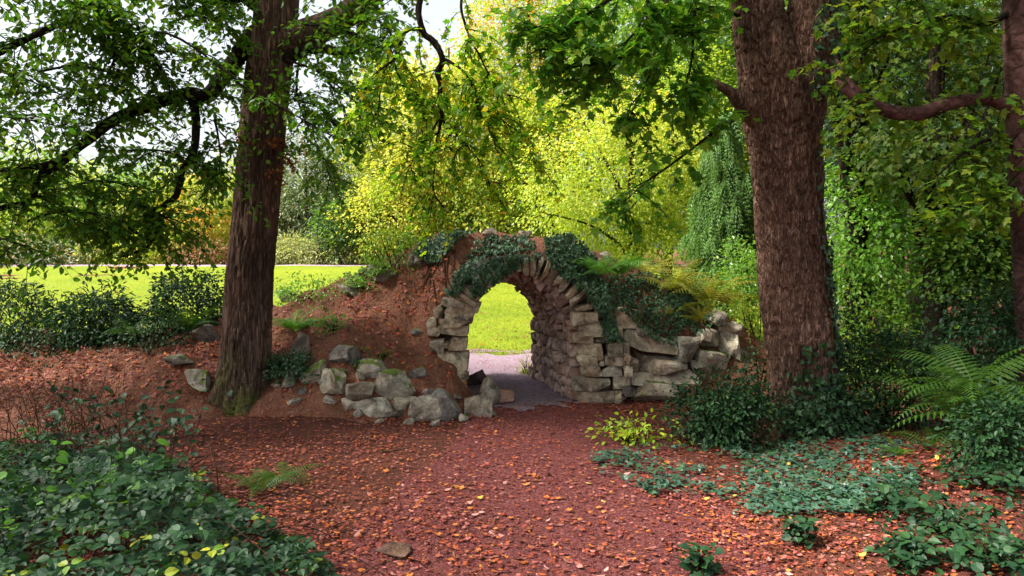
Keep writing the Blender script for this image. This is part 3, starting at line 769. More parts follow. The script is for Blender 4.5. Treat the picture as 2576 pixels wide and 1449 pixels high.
def flush(leaves):
    return [np.concatenate([l[k] for l in leaves]) for k in range(4)]

def crown_leaves(centre, radii, clusters, per, spread, leafs, seed, shell=.55, lump=.45, droop=.3, zmin=None, gap=.0, flat=.5):
    r = np.random.default_rng(seed)
    dv = nrm(r.normal(size=(clusters * 2, 3)))
    lumpf = 1 + lump * vnoise(dv * 2.2 + seed, seed)
    rr = r.uniform(shell, 1, len(dv)) ** .7 * lumpf
    cc = np.asarray(centre) + dv * rr[:, None] * np.asarray(radii)
    keep = vnoise(cc * .75 + 13, seed + 3) > -1 + gap * 2
    cc, dv = cc[keep][:clusters], dv[keep][:clusters]
    N = len(cc)
    off = r.normal(0, 1, (N, per, 3)) * np.array([1, 1, .38]) * spread
    off[..., 2] -= droop * (off[..., 0] ** 2 + off[..., 1] ** 2) / max(spread, .01)
    pos = (cc[:, None, :] + off).reshape(-1, 3)
    outw = np.repeat(dv, per, 0)
    dd = nrm(nrm(off.reshape(-1, 3)) * .8 + outw * .6 + r.normal(0, .45, (N * per, 3)) + np.array([0, 0, -.3]))
    up = nrm(np.array([0, 0, 1.]) + r.normal(0, flat, (N * per, 3)) + outw * .35)
    sz = leafs * r.uniform(.6, 1.25, N * per)
    rnd = np.mod(np.repeat(r.random(N), per) * .35 + r.random(N * per) * .65, 1)
    if zmin is not None:
        k = pos[:, 2] > zmin; pos, dd, up, sz, rnd = pos[k], dd[k], up[k], sz[k], rnd[k]
    return pos, dd, up, sz, rnd, cc

# ---- the left tree
r = np.random.default_rng(3)
tree_l = thing("broadleaf_tree", "big ridged brown trunk left of the arch with drooping dark green boughs", "tree", P(606, 1003, 11.8))
D = 11.8
t = Tubes()
tr = resample(UVD([(604, 1030, 165), (606, 1000, 140), (614, 930, 122), (620, 850, 117), (628, 700, 112), (642, 550, 108), (655, 400, 106), (668, 250, 106), (690, 80, 102), (702, -60, 98), (715, -300, 90), (725, -650, 60), (735, -1000, 26)], D), 300)
t.add(tr, 120, bark_fn(.045, 24, 2.2, (.9, .2), tr[0, 2], 1)); obj("trunk", t.mesh("trunk", M_bark_l), tree_l)
limbs_l = {
 'R1': [(690, 120, 11.8, 92), (735, 98, 11.75, 82), (790, 78, 11.7, 74), (850, 50, 11.6, 66), (910, 8, 11.4, 60), (980, -50, 11.2, 50), (1060, -120, 10.4, 38), (1180, -190, 9.8, 22)],
 'R2': [(715, 150, 11.7, 30), (770, 128, 11.6, 24), (810, 123, 11.5, 24), (860, 133, 11.4, 24), (893, 122, 11.4, 24), (908, 88, 11.4, 24), (915, 30, 11.4, 24)],
 'L1': [(650, 90, 11.8, 62), (617, 118, 11.7, 50), (568, 183, 11.4, 40), (523, 240, 11.1, 34), (480, 236, 11.0, 32), (430, 246, 10.8, 30), (350, 276, 10.6, 28), (296, 296, 10.4, 26), (257, 322, 10.2, 25), (207, 365, 10, 23), (143, 415, 9.8, 21), (99, 444, 9.6, 18), (74, 504, 9.5, 15), (0, 525, 9.3, 12), (-90, 570, 9, 8)],
 'L1b': [(180, 390, 9.9, 16), (100, 418, 9.6, 13), (40, 421, 9.4, 11), (-40, 440, 9.2, 8)],
 'L2': [(484, 240, 11, 22), (494, 316, 10.9, 19), (486, 385, 10.8, 18), (459, 435, 10.7, 17), (439, 494, 10.6, 16), (400, 526, 10.5, 15), (376, 537, 10.5, 14), (390, 568, 10.5, 12), (380, 612, 10.4, 9), (336, 637, 10.4, 6), (290, 650, 10.4, 3)],
 'L2b': [(382, 606, 10.4, 9), (336, 583, 10.4, 8), (296, 555, 10.3, 7), (257, 568, 10.3, 5), (183, 558, 10.2, 3)],
 'L3': [(700, -250, 11.8, 50), (520, -160, 11.2, 36), (400, -100, 10.8, 28), (257, -20, 10.4, 22), (222, 10, 10.2, 20), (188, 40, 10, 18), (99, 84, 9.8, 16), (0, 133, 9.5, 13), (-90, 200, 9.2, 8)],
 'L4': [(257, -20, 10.4, 10), (277, 10, 10.4, 9), (341, 59, 10.4, 8), (370, 119, 10.4, 8), (410, 183, 10.5, 7), (430, 240, 10.6, 6)],
 'L5': [(257, -20, 10.4, 10), (267, 49, 10.3, 9), (286, 84, 10.3, 8), (286, 148, 10.2, 7), (267, 198, 10.2, 5), (262, 237, 10.2, 3)],
 'L6': [(320, 60, 10.4, 6), (360, 79, 10.3, 6), (430, 89, 10.2, 6), (494, 123, 10.1, 6), (558, 173, 10, 5), (632, 232, 9.9, 5), (731, 281, 9.8, 4), (840, 346, 9.7, 3)],
 'L7': [(640, 10, 11.8, 34), (600, -10, 11.5, 26), (540, 5, 11, 20), (470, -30, 10.6, 15), (380, -60, 10.2, 10)],
 'H1': [(1040, -140, 10.2, 26), (1057, -20, 9.6, 16), (1053, 35, 9.5, 15), (1066, 82, 9.5, 15), (1092, 108, 9.5, 15), (1114, 147, 9.5, 15), (1101, 182, 9.5, 14), (1107, 216, 9.5, 12), (1104, 259, 9.5, 11), (1110, 298, 9.5, 9), (1100, 346, 9.5, 6), (1098, 398, 9.5, 5), (1089, 475, 9.5, 3.6), (1118, 523, 9.5, 2.5)],
 'H2': [(1060, 66, 9.5, 10), (1046, 72, 9.5, 9), (1018, 82, 9.5, 8), (1001, 125, 9.5, 7), (988, 151, 9.5, 6), (945, 186, 9.4, 5), (906, 251, 9.4, 3.5), (895, 303, 9.3, 2)],
 'H2b': [(988, 151, 9.5, 5), (1014, 207, 9.5, 4), (1057, 246, 9.5, 3), (1090, 262, 9.5, 2)],
 'H3': [(1116, 146, 9.5, 8), (1174, 186, 9.4, 6), (1200, 242, 9.4, 5), (1213, 294, 9.3, 4.5), (1239, 346, 9.3, 3.5), (1256, 411, 9.2, 2)],
 'H3b': [(1205, 262, 9.4, 4), (1260, 300, 9.3, 3), (1320, 350, 9.2, 2.4), (1350, 420, 9.2, 1.6)],
 'H4': [(1107, 300, 9.5, 6), (1148, 333, 9.4, 5), (1182, 376, 9.4, 4), (1217, 424, 9.3, 3), (1235, 480, 9.3, 2)],
 'H5': [(1104, 300, 9.5, 5), (1074, 346, 9.5, 4), (1044, 389, 9.4, 3), (1027, 432, 9.4, 2)],
 'H6': [(1170, -160, 9.8, 12), (1160, -20, 9.6, 8), (1170, 60, 9.5, 6), (1200, 130, 9.4, 5), (1240, 200, 9.3, 3), (1290, 250, 9.2, 2)],
 'H7': [(915, 20, 11.4, 10), (960, 60, 10.8, 8), (985, 100, 10.4, 6), (960, 200, 10.2, 5), (950, 280, 10.1, 3), (900, 360, 10, 2)],
 'R3': [(760, 130, 11.6, 8), (745, 220, 11.2, 6), (762, 290, 10.9, 4), (800, 370, 10.6, 3), (830, 450, 10.4, 2)],
}
paths_l = {}
for key, rows in limbs_l.items():
    p = resample(UVD(rows), max(24, len(rows) * 7)); p[:, :3] += .012 * np.stack([fbm(p[:, :3] * 5 + 7 * k, 2, 40 + k) for k in range(3)], -1)
    paths_l[key] = p; t = Tubes(); big = rows[0][3] > 18
    t.add(p, 22 if big else 8, bark_fn(.008 if big else .002, 22, 6, None, 0, 3)); obj("bough" if big else "branch", t.mesh("bough", M_bark_l if key == 'R1' else M_bark_d), tree_l)
tw = Tubes(); lv = []; hv = []
for key, n, L, sz, per in [('L1', 90, .8, .1, 9), ('L1b', 26, .65, .1, 9), ('L2', 40, .6, .095, 9), ('L2b', 22, .55, .095, 9), ('L3', 84, .8, .1, 9), ('L4', 36, .55, .1, 9), ('L5', 34, .5, .1, 9), ('L6', 34, .35, .085, 7), ('L7', 44, .65, .1, 9), ('R1', 30, .65, .1, 8), ('R2', 14, .5, .095, 7), ('R3', 30, .5, .09, 8), ('H7', 30, .55, .095, 8)]:
    leafy_twigs(paths_l[key], n, L, sz, per, tw, lv, r, droop=.7, t0=.12 if key != 'R1' else .4)
for key, n, L, sz, per in [('H1', 30, .6, .085, 6), ('H2', 24, .55, .085, 6), ('H2b', 13, .45, .085, 6), ('H3', 24, .55, .085, 6), ('H3b', 16, .45, .085, 6), ('H4', 18, .45, .085, 6), ('H5', 13, .45, .085, 6), ('H6', 24, .5, .085, 6)]:
    leafy_twigs(paths_l[key], n, L, sz, per, tw, hv, r, droop=1.3, t0=.15)
# free boughs reaching over the view on the left and along the top
for (u0, v0, d0, u1, v1, d1, n) in [(-150, 150, 10.5, 180, 250, 9.8, 14), (-150, 300, 9.6, 200, 330, 9.2, 14), (-120, 600, 9.5, 120, 640, 9.3, 10), (150, 480, 10.2, 340, 470, 10, 14), (300, 380, 10.5, 520, 420, 10.6, 16),
                                    (-100, 20, 9.5, 220, -20, 9.4, 14), (250, 160, 10.4, 420, 130, 10.2, 12), (420, 60, 10.6, 560, 60, 10.8, 12), (780, -30, 10.5, 960, 30, 10, 12), (300, 500, 10.4, 480, 600, 10.2, 12), (540, 300, 10.8, 560, 440, 10.6, 8), (60, 560, 9.8, 260, 540, 9.8, 12), (100, 180, 10, 300, 190, 10, 10), (720, 150, 11, 900, 260, 10.4, 14), (760, 60, 11, 960, 130, 10.4, 12), (740, 250, 10.8, 860, 330, 10.4, 10)]:
    p = resample(np.vstack([UVD([(u0, v0, d0, 7)]), UVD([((u0 + u1) / 2, (v0 + v1) / 2 - 20, (d0 + d1) / 2, 5)]), UVD([(u1, v1, d1, 3)])]), 16)
    tw.add(p, 5); leafy_twigs(p, int(n * 1.75), .75, .1, 9, tw, lv, r, droop=.7)
obj("twigs", tw.mesh("twigs", M_bark_d), tree_l)
pos, dd, up, sz = flush(lv); leaf_set(tree_l, pos, dd, up, sz, OVAL, L_left, 300, "leaf", "low_foliage")
pos, dd, up, sz = flush(hv); leaf_set(tree_l, pos, dd, up, sz, MAPLE, L_hang, 150, "leaf", "hanging_foliage")
pos, dd, up, sz, rnd, _ = crown_leaves((-3.4, 10.4, 10.6), (4.4, 4.6, 2.5), 600, 15, .45, .15, 31, zmin=None)
k = pos[:, 2] > 7.3; leaf_set(tree_l, pos[k], dd[k], up[k], sz[k], OVAL, L_left, 0, rest_name="crown", rnd=rnd[k])
# dried epicormic tuft on the trunk
tt, dv = Tubes(), []
pp = UVD([(690, 330, 11.5, 4), (712, 380, 11.35, 4), (715, 440, 11.4, 4)]); leafy_twigs(resample(pp, 10), 16, .28, .07, 7, tt, dv, r, droop=.3, rad=.004)
pp = UVD([(590, 330, 11.5, 4), (580, 370, 11.4, 4)]); leafy_twigs(resample(pp, 10), 6, .25, .06, 6, tt, dv, r, droop=.3, rad=.004)
obj("epicormic_twigs", tt.mesh("epicormic_twigs", M_bark_d), tree_l)
pos, dd, up, sz = flush(dv); leaf_set(tree_l, pos, dd, up, sz, OVAL, L_left_dry, 0, rest_name="withered_tuft")

# ---- neighbour whose boughs reach in from beyond the left edge
tree_n = thing("broadleaf_tree", "tree beyond the left edge whose leafy boughs hang in at the upper left corner", "tree", (-10.6, 10.6, .6))
t = Tubes(); tr = resample(np.array([[-10.6, 10.6, .2, .55], [-10.6, 10.5, 3, .42], [-10.3, 10, 7, .33], [-10, 9.6, 11, .1]]), 50)
t.add(tr, 30, bark_fn(.02, 15, 1.3, (.7, .12), .5, 2)); obj("trunk", t.mesh("trunk", M_bark_l), tree_n)
pos, dd, up, sz, rnd, cc = crown_leaves((-9.6, 8.8, 8.8), (4.2, 6.4, 3.2), 1300, 15, .42, .13, 34)
leaf_set(tree_n, pos, dd, up, sz, OVAL, L_left, 0, rest_name="crown", rnd=rnd)
t = Tubes()
for k in range(40):
    e = cc[r.integers(len(cc))]; s_ = np.array([-10.3, 10.0, min(4 + .4 * (e[2] - 4), 9)]); t.add(resample(np.array([[*s_, .09], [*((s_ + e) / 2 + r.normal(0, .2, 3)), .05], [*e, .01]]), 9), 5)
obj("boughs", t.mesh("boughs", M_bark_d), tree_n)

# ---- the right tree
r = np.random.default_rng(4)
tree_r = thing("sycamore_tree", "thick forked trunk right of the arch with scaly reddish bark and climbing ivy", "tree", P(2035, 1100, 10.2))
D = 10.2; t = Tubes()
tr = resample(UVD([(2040, 1130, 190), (2035, 1090, 178), (2025, 950, 166), (2010, 800, 166), (1996, 690, 167), (1985, 543, 163), (1975, 400, 166), (1962, 300, 172), (1945, 200, 160), (1925, 130, 138), (1910, 50, 122), (1900, -60, 112), (1890, -300, 90), (1880, -700, 44)], D), 320)
t.add(tr, 140, bark_fn(.05, 22, 6.5, (.8, .16), tr[0, 2], 11)); obj("trunk", t.mesh("trunk", M_bark_r), tree_r)
t = Tubes(); st2 = resample(UVD([(2000, 520, 10.25, 60), (2008, 420, 10.25, 80), (2018, 320, 10.2, 92), (2028, 230, 10.15, 104), (2038, 140, 10.15, 116), (2045, 50, 10.15, 124), (2055, -80, 10.2, 112), (2080, -350, 10.4, 80), (2120, -700, 10.6, 40)]), 200)
t.add(st2, 90, bark_fn(.045, 22, 6.5, None, 0, 13)); obj("second_stem", t.mesh("second_stem", M_bark_r), tree_r)
t = Tubes(); p = resample(UVD([(1920, 285, 10.1, 90), (1885, 268, 10.05, 66), (1862, 252, 10, 46), (1838, 232, 9.95, 26), (1812, 216, 9.9, 20), (1784, 198, 9.85, 7)]), 30)
t.add(p, 16, bark_fn(.012, 20, 6, None, 0, 14)); obj("branch_stub", t.mesh("branch_stub", M_bark_r), tree_r)
limbs_r = {'T1': [(1890, 280, 10, 10), (1868, 290, 9.95, 8), (1800, 330, 9.8, 8), (1740, 375, 9.7, 7), (1680, 420, 9.6, 6), (1640, 447, 9.5, 5), (1600, 480, 9.5, 4), (1560, 520, 9.4, 2)],
 'A': [(1895, -200, 10.2, 40), (1780, -90, 9.8, 20), (1700, -20, 9.5, 14), (1640, 60, 9.3, 10), (1570, 140, 9.1, 7), (1500, 205, 9, 4), (1440, 240, 8.9, 2)],
 'B': [(1895, -260, 10.2, 40), (1720, -120, 9.4, 18), (1600, -40, 9, 12), (1500, 20, 8.8, 8), (1420, 80, 8.7, 5), (1360, 140, 8.6, 3)],
 'C': [(1860, 40, 10, 10), (1800, 20, 9.8, 9), (1740, 30, 9.6, 8), (1690, 90, 9.5, 7), (1640, 180, 9.4, 5), (1600, 260, 9.4, 4), (1570, 330, 9.3, 2)],
 'Dd': [(1760, -60, 9.6, 10), (1745, 60, 9.5, 7), (1740, 150, 9.4, 6), (1720, 230, 9.4, 4), (1690, 300, 9.4, 2)],
 'E': [(1640, -80, 9, 9), (1620, 40, 8.9, 6), (1560, 120, 8.9, 5), (1480, 160, 8.8, 3), (1400, 180, 8.8, 2)],
 'F': [(1480, -60, 8.8, 8), (1430, 20, 8.7, 6), (1370, 60, 8.7, 4), (1310, 80, 8.7, 2)]}
tw = Tubes(); lv = []
for key, rows in limbs_r.items():
    p = resample(UVD(rows), 40); t = Tubes(); t.add(p, 8); obj("branch", t.mesh("branch", M_bark_d), tree_r)
    leafy_twigs(p, {'T1': 16, 'A': 34, 'B': 30, 'C': 28, 'Dd': 22, 'E': 26, 'F': 16}[key], .55, .125, 6, tw, lv, r, droop=.9, t0=.12)
obj("twigs", tw.mesh("twigs", M_bark_d), tree_r)
pos, dd, up, sz = flush(lv); leaf_set(tree_r, pos, dd, up, sz, MAPLE, L_syc, 300, "leaf", "low_foliage")
pos, dd, up, sz, rnd, _ = crown_leaves((3.4, 7.8, 9.0), (5.2, 4.8, 2.6), 800, 13, .45, .17, 32)
k = pos[:, 2] > 7.3; leaf_set(tree_r, pos[k], dd[k], up[k], sz[k], OVAL, L_syc, 0, rest_name="crown", rnd=rnd[k])

# ---- tree at the right edge
tree_e = thing("smooth_barked_tree", "smooth-barked tree cut by the right edge, with a long curved branch", "tree", P(2610, 1160, 9.0))
t = Tubes(); tr = resample(UVD([(2625, 1180, 120), (2618, 1000, 100), (2610, 800, 96), (2602, 650, 94), (2594, 500, 92), (2586, 350, 92), (2578, 200, 92), (2572, 50, 92), (2570, -150, 84), (2560, -600, 50)], 9.0), 90)
t.add(tr, 36, bark_fn(.005, 6, 3, (.5, .1), tr[0, 2], 21)); obj("trunk", t.mesh("trunk", M_bark_s), tree_e)
lim = {'a': [(2570, 290, 9, 56), (2530, 264, 9, 40), (2495, 252, 9, 30), (2440, 251, 9, 31), (2380, 263, 9, 34), (2310, 286, 9, 35), (2250, 283, 9, 33), (2190, 262, 9, 28), (2140, 235, 9, 22), (2110, 205, 9.05, 16), (2092, 172, 9.1, 10)],
       'b': [(2215, 270, 9, 20), (2180, 250, 9, 19), (2150, 222, 9, 17), (2125, 190, 9.1, 13), (2105, 150, 9.2, 8)],
       'c': [(2560, 20, 9, 20), (2480, 60, 8.9, 12), (2400, 40, 8.8, 8), (2300, 60, 8.7, 5), (2200, 100, 8.6, 3)],
       'd': [(2575, 380, 9, 16), (2500, 350, 8.9, 10), (2430, 380, 8.8, 7), (2360, 440, 8.7, 4)],
       'e': [(2570, -150, 9, 24), (2450, -80, 8.8, 14), (2330, -40, 8.6, 9), (2200, 0, 8.6, 5), (2130, 60, 8.6, 3)],
       'f': [(2580, 480, 9, 14), (2500, 470, 8.8, 9), (2420, 520, 8.7, 6), (2340, 560, 8.6, 3)]}
tw = Tubes(); lv = []
for key, rows in lim.items():
    p = resample(UVD(rows), 60); t = Tubes(); t.add(p, 18 if key in 'ab' else 8, bark_fn(.003, 12, 6, None, 0, 22)); obj("bough" if key in 'ab' else "branch", t.mesh("bough", M_bark_s if key in 'ab' else M_bark_d), tree_e)
    leafy_twigs(p, {'a': 16, 'b': 8, 'c': 24, 'd': 20, 'e': 26, 'f': 22}[key], .55, .115, 6, tw, lv, r, droop=.8, t0=.1)
obj("twigs", tw.mesh("twigs", M_bark_d), tree_e)
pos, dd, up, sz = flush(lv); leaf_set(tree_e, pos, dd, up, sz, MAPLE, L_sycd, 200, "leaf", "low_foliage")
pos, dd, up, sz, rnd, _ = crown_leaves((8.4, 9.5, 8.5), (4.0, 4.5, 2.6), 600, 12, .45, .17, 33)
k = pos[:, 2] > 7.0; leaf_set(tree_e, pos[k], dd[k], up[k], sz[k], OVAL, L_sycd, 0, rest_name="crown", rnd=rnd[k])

# ---- background trees
def bg_tree(name, label, u, v0, v1, hw, d, mat, clusters, per, spread, leafs, seed, tmpl=RHOMB, base_v=None, ry=None, mats2=None, gap=.12, droop=.3, flat=.5, trunk_r=.2, cat="tree", lump=.45, group=None):
    top, bot = P(u, v0, d)[2], P(u, v1, d)[2]; cx = P(u, (v0 + v1) / 2, d)[0]
    rx = hw * d / FPX; rz = (top - bot) / 2; c = np.array([cx, d, (top + bot) / 2])
    gz = float(ground_z(cx, d)); th = thing(name, label, cat, (cx, d, gz), group)
    pos, dd, up, sz, rnd, cc = crown_leaves(c, (rx, ry or rx * .8, rz), clusters, per, spread, leafs, seed, droop=droop, gap=gap, flat=flat, zmin=gz + .03, lump=lump)
    if mats2 is None:
        leaf_set(th, pos, dd, up, sz, tmpl, mat, 0, rest_name="crown", rnd=rnd)
    else:
        w = mats2[1](pos, c, rx, rz); pick = rng.random(len(pos)) < w
        leaf_set(th, pos[~pick], dd[~pick], up[~pick], sz[~pick], tmpl, mat, 0, rest_name="crown", rnd=rnd[~pick])
        if pick.any(): leaf_set(th, pos[pick], dd[pick], up[pick], sz[pick], tmpl, mats2[0], 0, rest_name="crown_tips", rnd=rnd[pick])
    t = Tubes(); q = np.random.default_rng(seed + 1)
    t.add(resample(np.array([[cx, d, gz - .2, trunk_r * 1.3], [cx + .1, d, gz + rz * .6, trunk_r], [cx, d, c[2], trunk_r * .7], [cx, d, c[2] + rz * .8, trunk_r * .2]]), 14), 10)
    for k in range(14):
        e = cc[q.integers(len(cc))]; s = np.array([cx, d, gz + (e[2] - gz) * q.uniform(.3, .7)])
        mid = (s + e) / 2 + q.normal(0, rx * .06, 3); t.add(resample(np.array([[*s, trunk_r * .35], [*mid, trunk_r * .2], [*e, trunk_r * .06]]), 8), 5)
    obj("trunk", t.mesh("trunk", M_bark_d), th)
    return th
up_w = lambda pos, c, rx, rz: np.clip((pos[:, 2] - c[2]) / rz * .9 - .1, 0, .9)
lowR = lambda pos, c, rx, rz: np.clip(.5 - (pos[:, 2] - c[2]) / rz * .6, .1, .9)
patchy = lambda pos, c, rx, rz: np.clip(vnoise(pos * .9 + 5, 77) * 2.2 - .2, 0, .9)
bg_tree("golden_tree", "tall golden autumn tree rising behind the arch", 1130, 60, 650, 200, 42.5, L_yellow, 1300, 26, .42, .2, 51, mats2=(L_ygreen, patchy), gap=.34, lump=.7)
bg_tree("golden_tree", "orange-topped tree high above the arch", 1330, -160, 420, 210, 45, L_ygreen, 1300, 20, .4, .17, 52, mats2=(L_orange, patchy))
bg_tree("beech_tree", "yellow-green layered beech right behind the arch", 1590, 230, 690, 250, 26, L_ygreen, 1400, 24, .3, .12, 53, mats2=(L_yellow, up_w), flat=.35, gap=.34, lump=.7)
bg_tree("beech_tree", "pale yellow bush crown just behind the left shoulder of the arch", 1000, 430, 665, 130, 41.8, L_yellow, 800, 18, .38, .17, 54, mats2=(L_ygreen, patchy))
bg_tree("broadleaf_tree", "green tree filling the gap behind the crown of the arch", 1270, 330, 660, 170, 43, L_green, 900, 18, .45, .19, 55, mats2=(L_ygreen, patchy))
bg_tree("broadleaf_tree", "tall green tree rising behind the beech and the forked trunk", 1680, -250, 350, 260, 33, L_green, 1500, 18, .42, .18, 56, mats2=(L_ygreen, patchy))
bg_tree("broadleaf_tree", "grey-green small-leaved tree right of the left trunk, beyond the lawn", 770, 330, 640, 150, 45, L_grey, 1300, 18, .4, .17, 57)
bg_tree("broadleaf_tree", "yellowish tree far behind the lawn at the left edge", 60, 370, 650, 210, 46, L_ygreen, 900, 18, .5, .2, 58, mats2=(L_green, patchy))
bg_tree("broadleaf_tree", "bright green tree far behind the lawn between left edge and left trunk", 320, 390, 650, 190, 46, L_green, 900, 18, .5, .2, 59, mats2=(L_yellow, patchy))
bg_tree("broadleaf_tree", "orange-tinged tree far behind the lawn next to the left trunk", 520, 400, 650, 150, 45, L_ygreen, 700, 18, .5, .2, 60, mats2=(L_orange, patchy))
bg_tree("evergreen_shrub", "dark green rhododendron beyond the lawn, left of the golden crown", 880, 480, 665, 95, 42, L_green, 700, 16, .3, .17, 61, trunk_r=.1, cat="shrub", mats2=(L_dark, lambda *a: .5 * np.ones(len(a[0]))))
bg_tree("bamboo_hedge", "pale bamboo hedge along the far edge of the lawn", 800, 590, 672, 150, 41.5, L_bamboo, 700, 16, .32, .2, 62, tmpl=LONG, trunk_r=.05, cat="hedge", ry=.8, gap=0)
bg_tree("rusty_shrub", "rust-brown shrub at the far lawn edge left of the left trunk", 500, 600, 672, 80, 42, L_rust, 300, 14, .3, .15, 63, trunk_r=.06, cat="shrub")
bg_tree("pale_shrub", "pale green shrub at the far lawn edge in the left corner", 130, 590, 680, 150, 42, L_grey, 500, 14, .3, .16, 64, trunk_r=.06, cat="shrub")
bg_tree("green_shrub", "mid green shrub at the far lawn edge between the pale and rusty shrubs", 340, 580, 675, 120, 42.5, L_ygreen, 450, 14, .3, .16, 65, trunk_r=.06, cat="shrub")
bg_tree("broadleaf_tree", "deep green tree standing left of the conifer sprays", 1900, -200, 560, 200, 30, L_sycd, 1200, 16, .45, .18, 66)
bg_tree("broadleaf_tree", "yellow-green tree closing the gap between golden crown and beech", 1380, 180, 650, 150, 41, L_ygreen, 1100, 18, .46, .19, 171, mats2=(L_yellow, patchy))
bg_tree("broadleaf_tree", "green-gold tree directly left of the conifer sprays", 1760, 120, 680, 150, 29, L_ygreen, 1000, 18, .34, .14, 172, mats2=(L_green, patchy))
bg_tree("broadleaf_tree", "lime green tree above the grey-green tree beyond the lawn", 985, 150, 560, 120, 44, L_ygreen, 900, 18, .46, .19, 173, mats2=(L_green, patchy))
bg_tree("broadleaf_tree", "mid green tree directly behind the curved branch", 2350, 20, 470, 190, 13.5, L_shade, 300, 11, .3, .12, 174, tmpl=MAPLE, gap=.58, lump=.9)
bg_tree("broadleaf_tree", "mid green tree behind the top of the forked trunk", 2150, -250, 300, 170, 14.5, L_shade, 300, 11, .32, .13, 175, tmpl=MAPLE, gap=.4, lump=.8)
# right-hand wood
bg_tree("dark_tree", "dark tree behind the curved branch", 2250, -250, 620, 230, 19, L_conifd, 1600, 16, .34, .16, 67, tmpl=NEEDLE)
bg_tree("dark_tree", "dark tree behind the right edge trunk", 2560, -250, 720, 220, 16, L_conifd, 1400, 16, .32, .15, 68, tmpl=NEEDLE)
bg_tree("bright_shrub", "sunlit bright green shrub behind the forked trunk", 2180, 330, 800, 150, 14.5, L_birch, 520, 13, .2, .1, 69, tmpl=OVAL, trunk_r=.04, cat="shrub", gap=.42, lump=.7)
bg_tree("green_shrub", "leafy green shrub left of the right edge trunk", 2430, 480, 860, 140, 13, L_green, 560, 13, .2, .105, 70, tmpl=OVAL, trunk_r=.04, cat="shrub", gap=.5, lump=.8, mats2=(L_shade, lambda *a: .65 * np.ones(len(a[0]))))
bg_tree("green_shrub", "low yellow-green shrub between forked trunk and bracken", 1880, 600, 830, 70, 15, L_birch, 260, 13, .16, .07, 71, tmpl=OVAL, trunk_r=.03, cat="shrub", gap=.2)

# conifer with drooping sprays
def conifer(label, u, vtop, vbot, hw, d, mat, n, seed, leafs=.3):
    q = np.random.default_rng(seed); top = P(u, vtop, d); bot = P(u, vbot, d); R = hw * d / FPX
    th = thing("conifer_tree", label, "tree", (top[0], d, float(ground_z(top[0], d))))
    t = Tubes(); t.add(resample(np.array([[top[0], d, ground_z(top[0], d) - .2, .22], [top[0], d, (top[2] + bot[2]) / 2, .14], [top[0], d, top[2], .02]]), 12), 10)
    P_, D_, U_, S_ = [], [], [], []
    for k in range(n):
        f = q.random() ** .8; z = top[2] + (bot[2] - top[2]) * f; a = q.uniform(0, 2 * math.pi)
        L = R * (.2 + .8 * f) * q.uniform(.75, 1.1); s = np.array([top[0], d, z + .3])
        c = wiggle(s, (math.cos(a), math.sin(a), .15), L, 8, .9, .05, q); t.add(np.column_stack([c, np.linspace(.03, .006, len(c))]), 4)
        for j in range(2, len(c)):
            tg = nrm(c[j] - c[j - 1])
            for b in range(7):
                sd_ = nrm(np.cross(tg, [0, 0, 1])) * q.choice([-1, 1]) * q.uniform(.1, .8) + tg * .5
                dirn = nrm(sd_ + np.array([0, 0, -1.0]) * q.uniform(.4, 1.6)); base = c[j] - tg * q.random() * L / 8
                Ls = leafs * q.uniform(.6, 1.3)
                m = 7; tt = np.linspace(0, 1, m)[:, None]; pp = base + dirn * tt * Ls * 1.6 + np.array([0, 0, -.12]) * tt ** 2
                sid = nrm(np.cross(dirn, q.normal(size=3)))
                for sg in (-1, 1):
                    P_.append(pp); D_.append(np.tile(nrm(dirn + sid * sg * .55), (m, 1))); U_.append(np.tile(np.cross(dirn, sid), (m, 1)) + q.normal(0, .2, (m, 3))); S_.append(Ls * .42 * (1.1 - tt[:, 0] * .6))
    obj("trunk", t.mesh("trunk", M_bark_d), th)
    leaf_set(th, np.vstack(P_), np.vstack(D_), np.vstack(U_), np.concatenate(S_), NEEDLE, mat, 0, rest_name="crown")
    return th
conifer("feathery green conifer with drooping sprays left of the forked trunk", 1825, 300, 710, 135, 20, L_conif, 110, 81)
conifer("dark feathery conifer high behind the forked trunk, over the curved branch", 2330, -300, 420, 260, 21, L_conifd, 70, 82, .4)

# far-off wood closing the view
P_, D_, U_, S_, R_ = [], [], [], [], []
for (u, vt, vb, hw, d, s) in [(1100, 120, 660, 260, 52, 90), (1450, -200, 660, 280, 50, 91), (1800, -300, 680, 300, 46, 92), (2150, -350, 700, 300, 40, 93), (2500, -350, 760, 300, 34, 94), (2800, -300, 800, 300, 28, 95), (700, 420, 660, 200, 58, 96), (250, 450, 660, 300, 60, 97), (-150, 400, 660, 260, 56, 98)]:
    top, bot = P(u, vt, d)[2], P(u, vb, d)[2]
    a = crown_leaves((P(u, 500, d)[0], d, (top + bot) / 2), (hw * d / FPX, 3, (top - bot) / 2), 400, 14, .85, .5, s, zmin=.2, shell=.2)
    for L, x in zip((P_, D_, U_, S_, R_), a[:5]): L.append(x)
o = obj("distant_wood", leaf_mesh("distant_wood", np.vstack(P_), np.vstack(D_), np.vstack(U_), np.concatenate(S_), RHOMB, L_green, np.concatenate(R_)), None, "stuff")
tag(o, "distant mass of green woodland closing the view", "woodland")

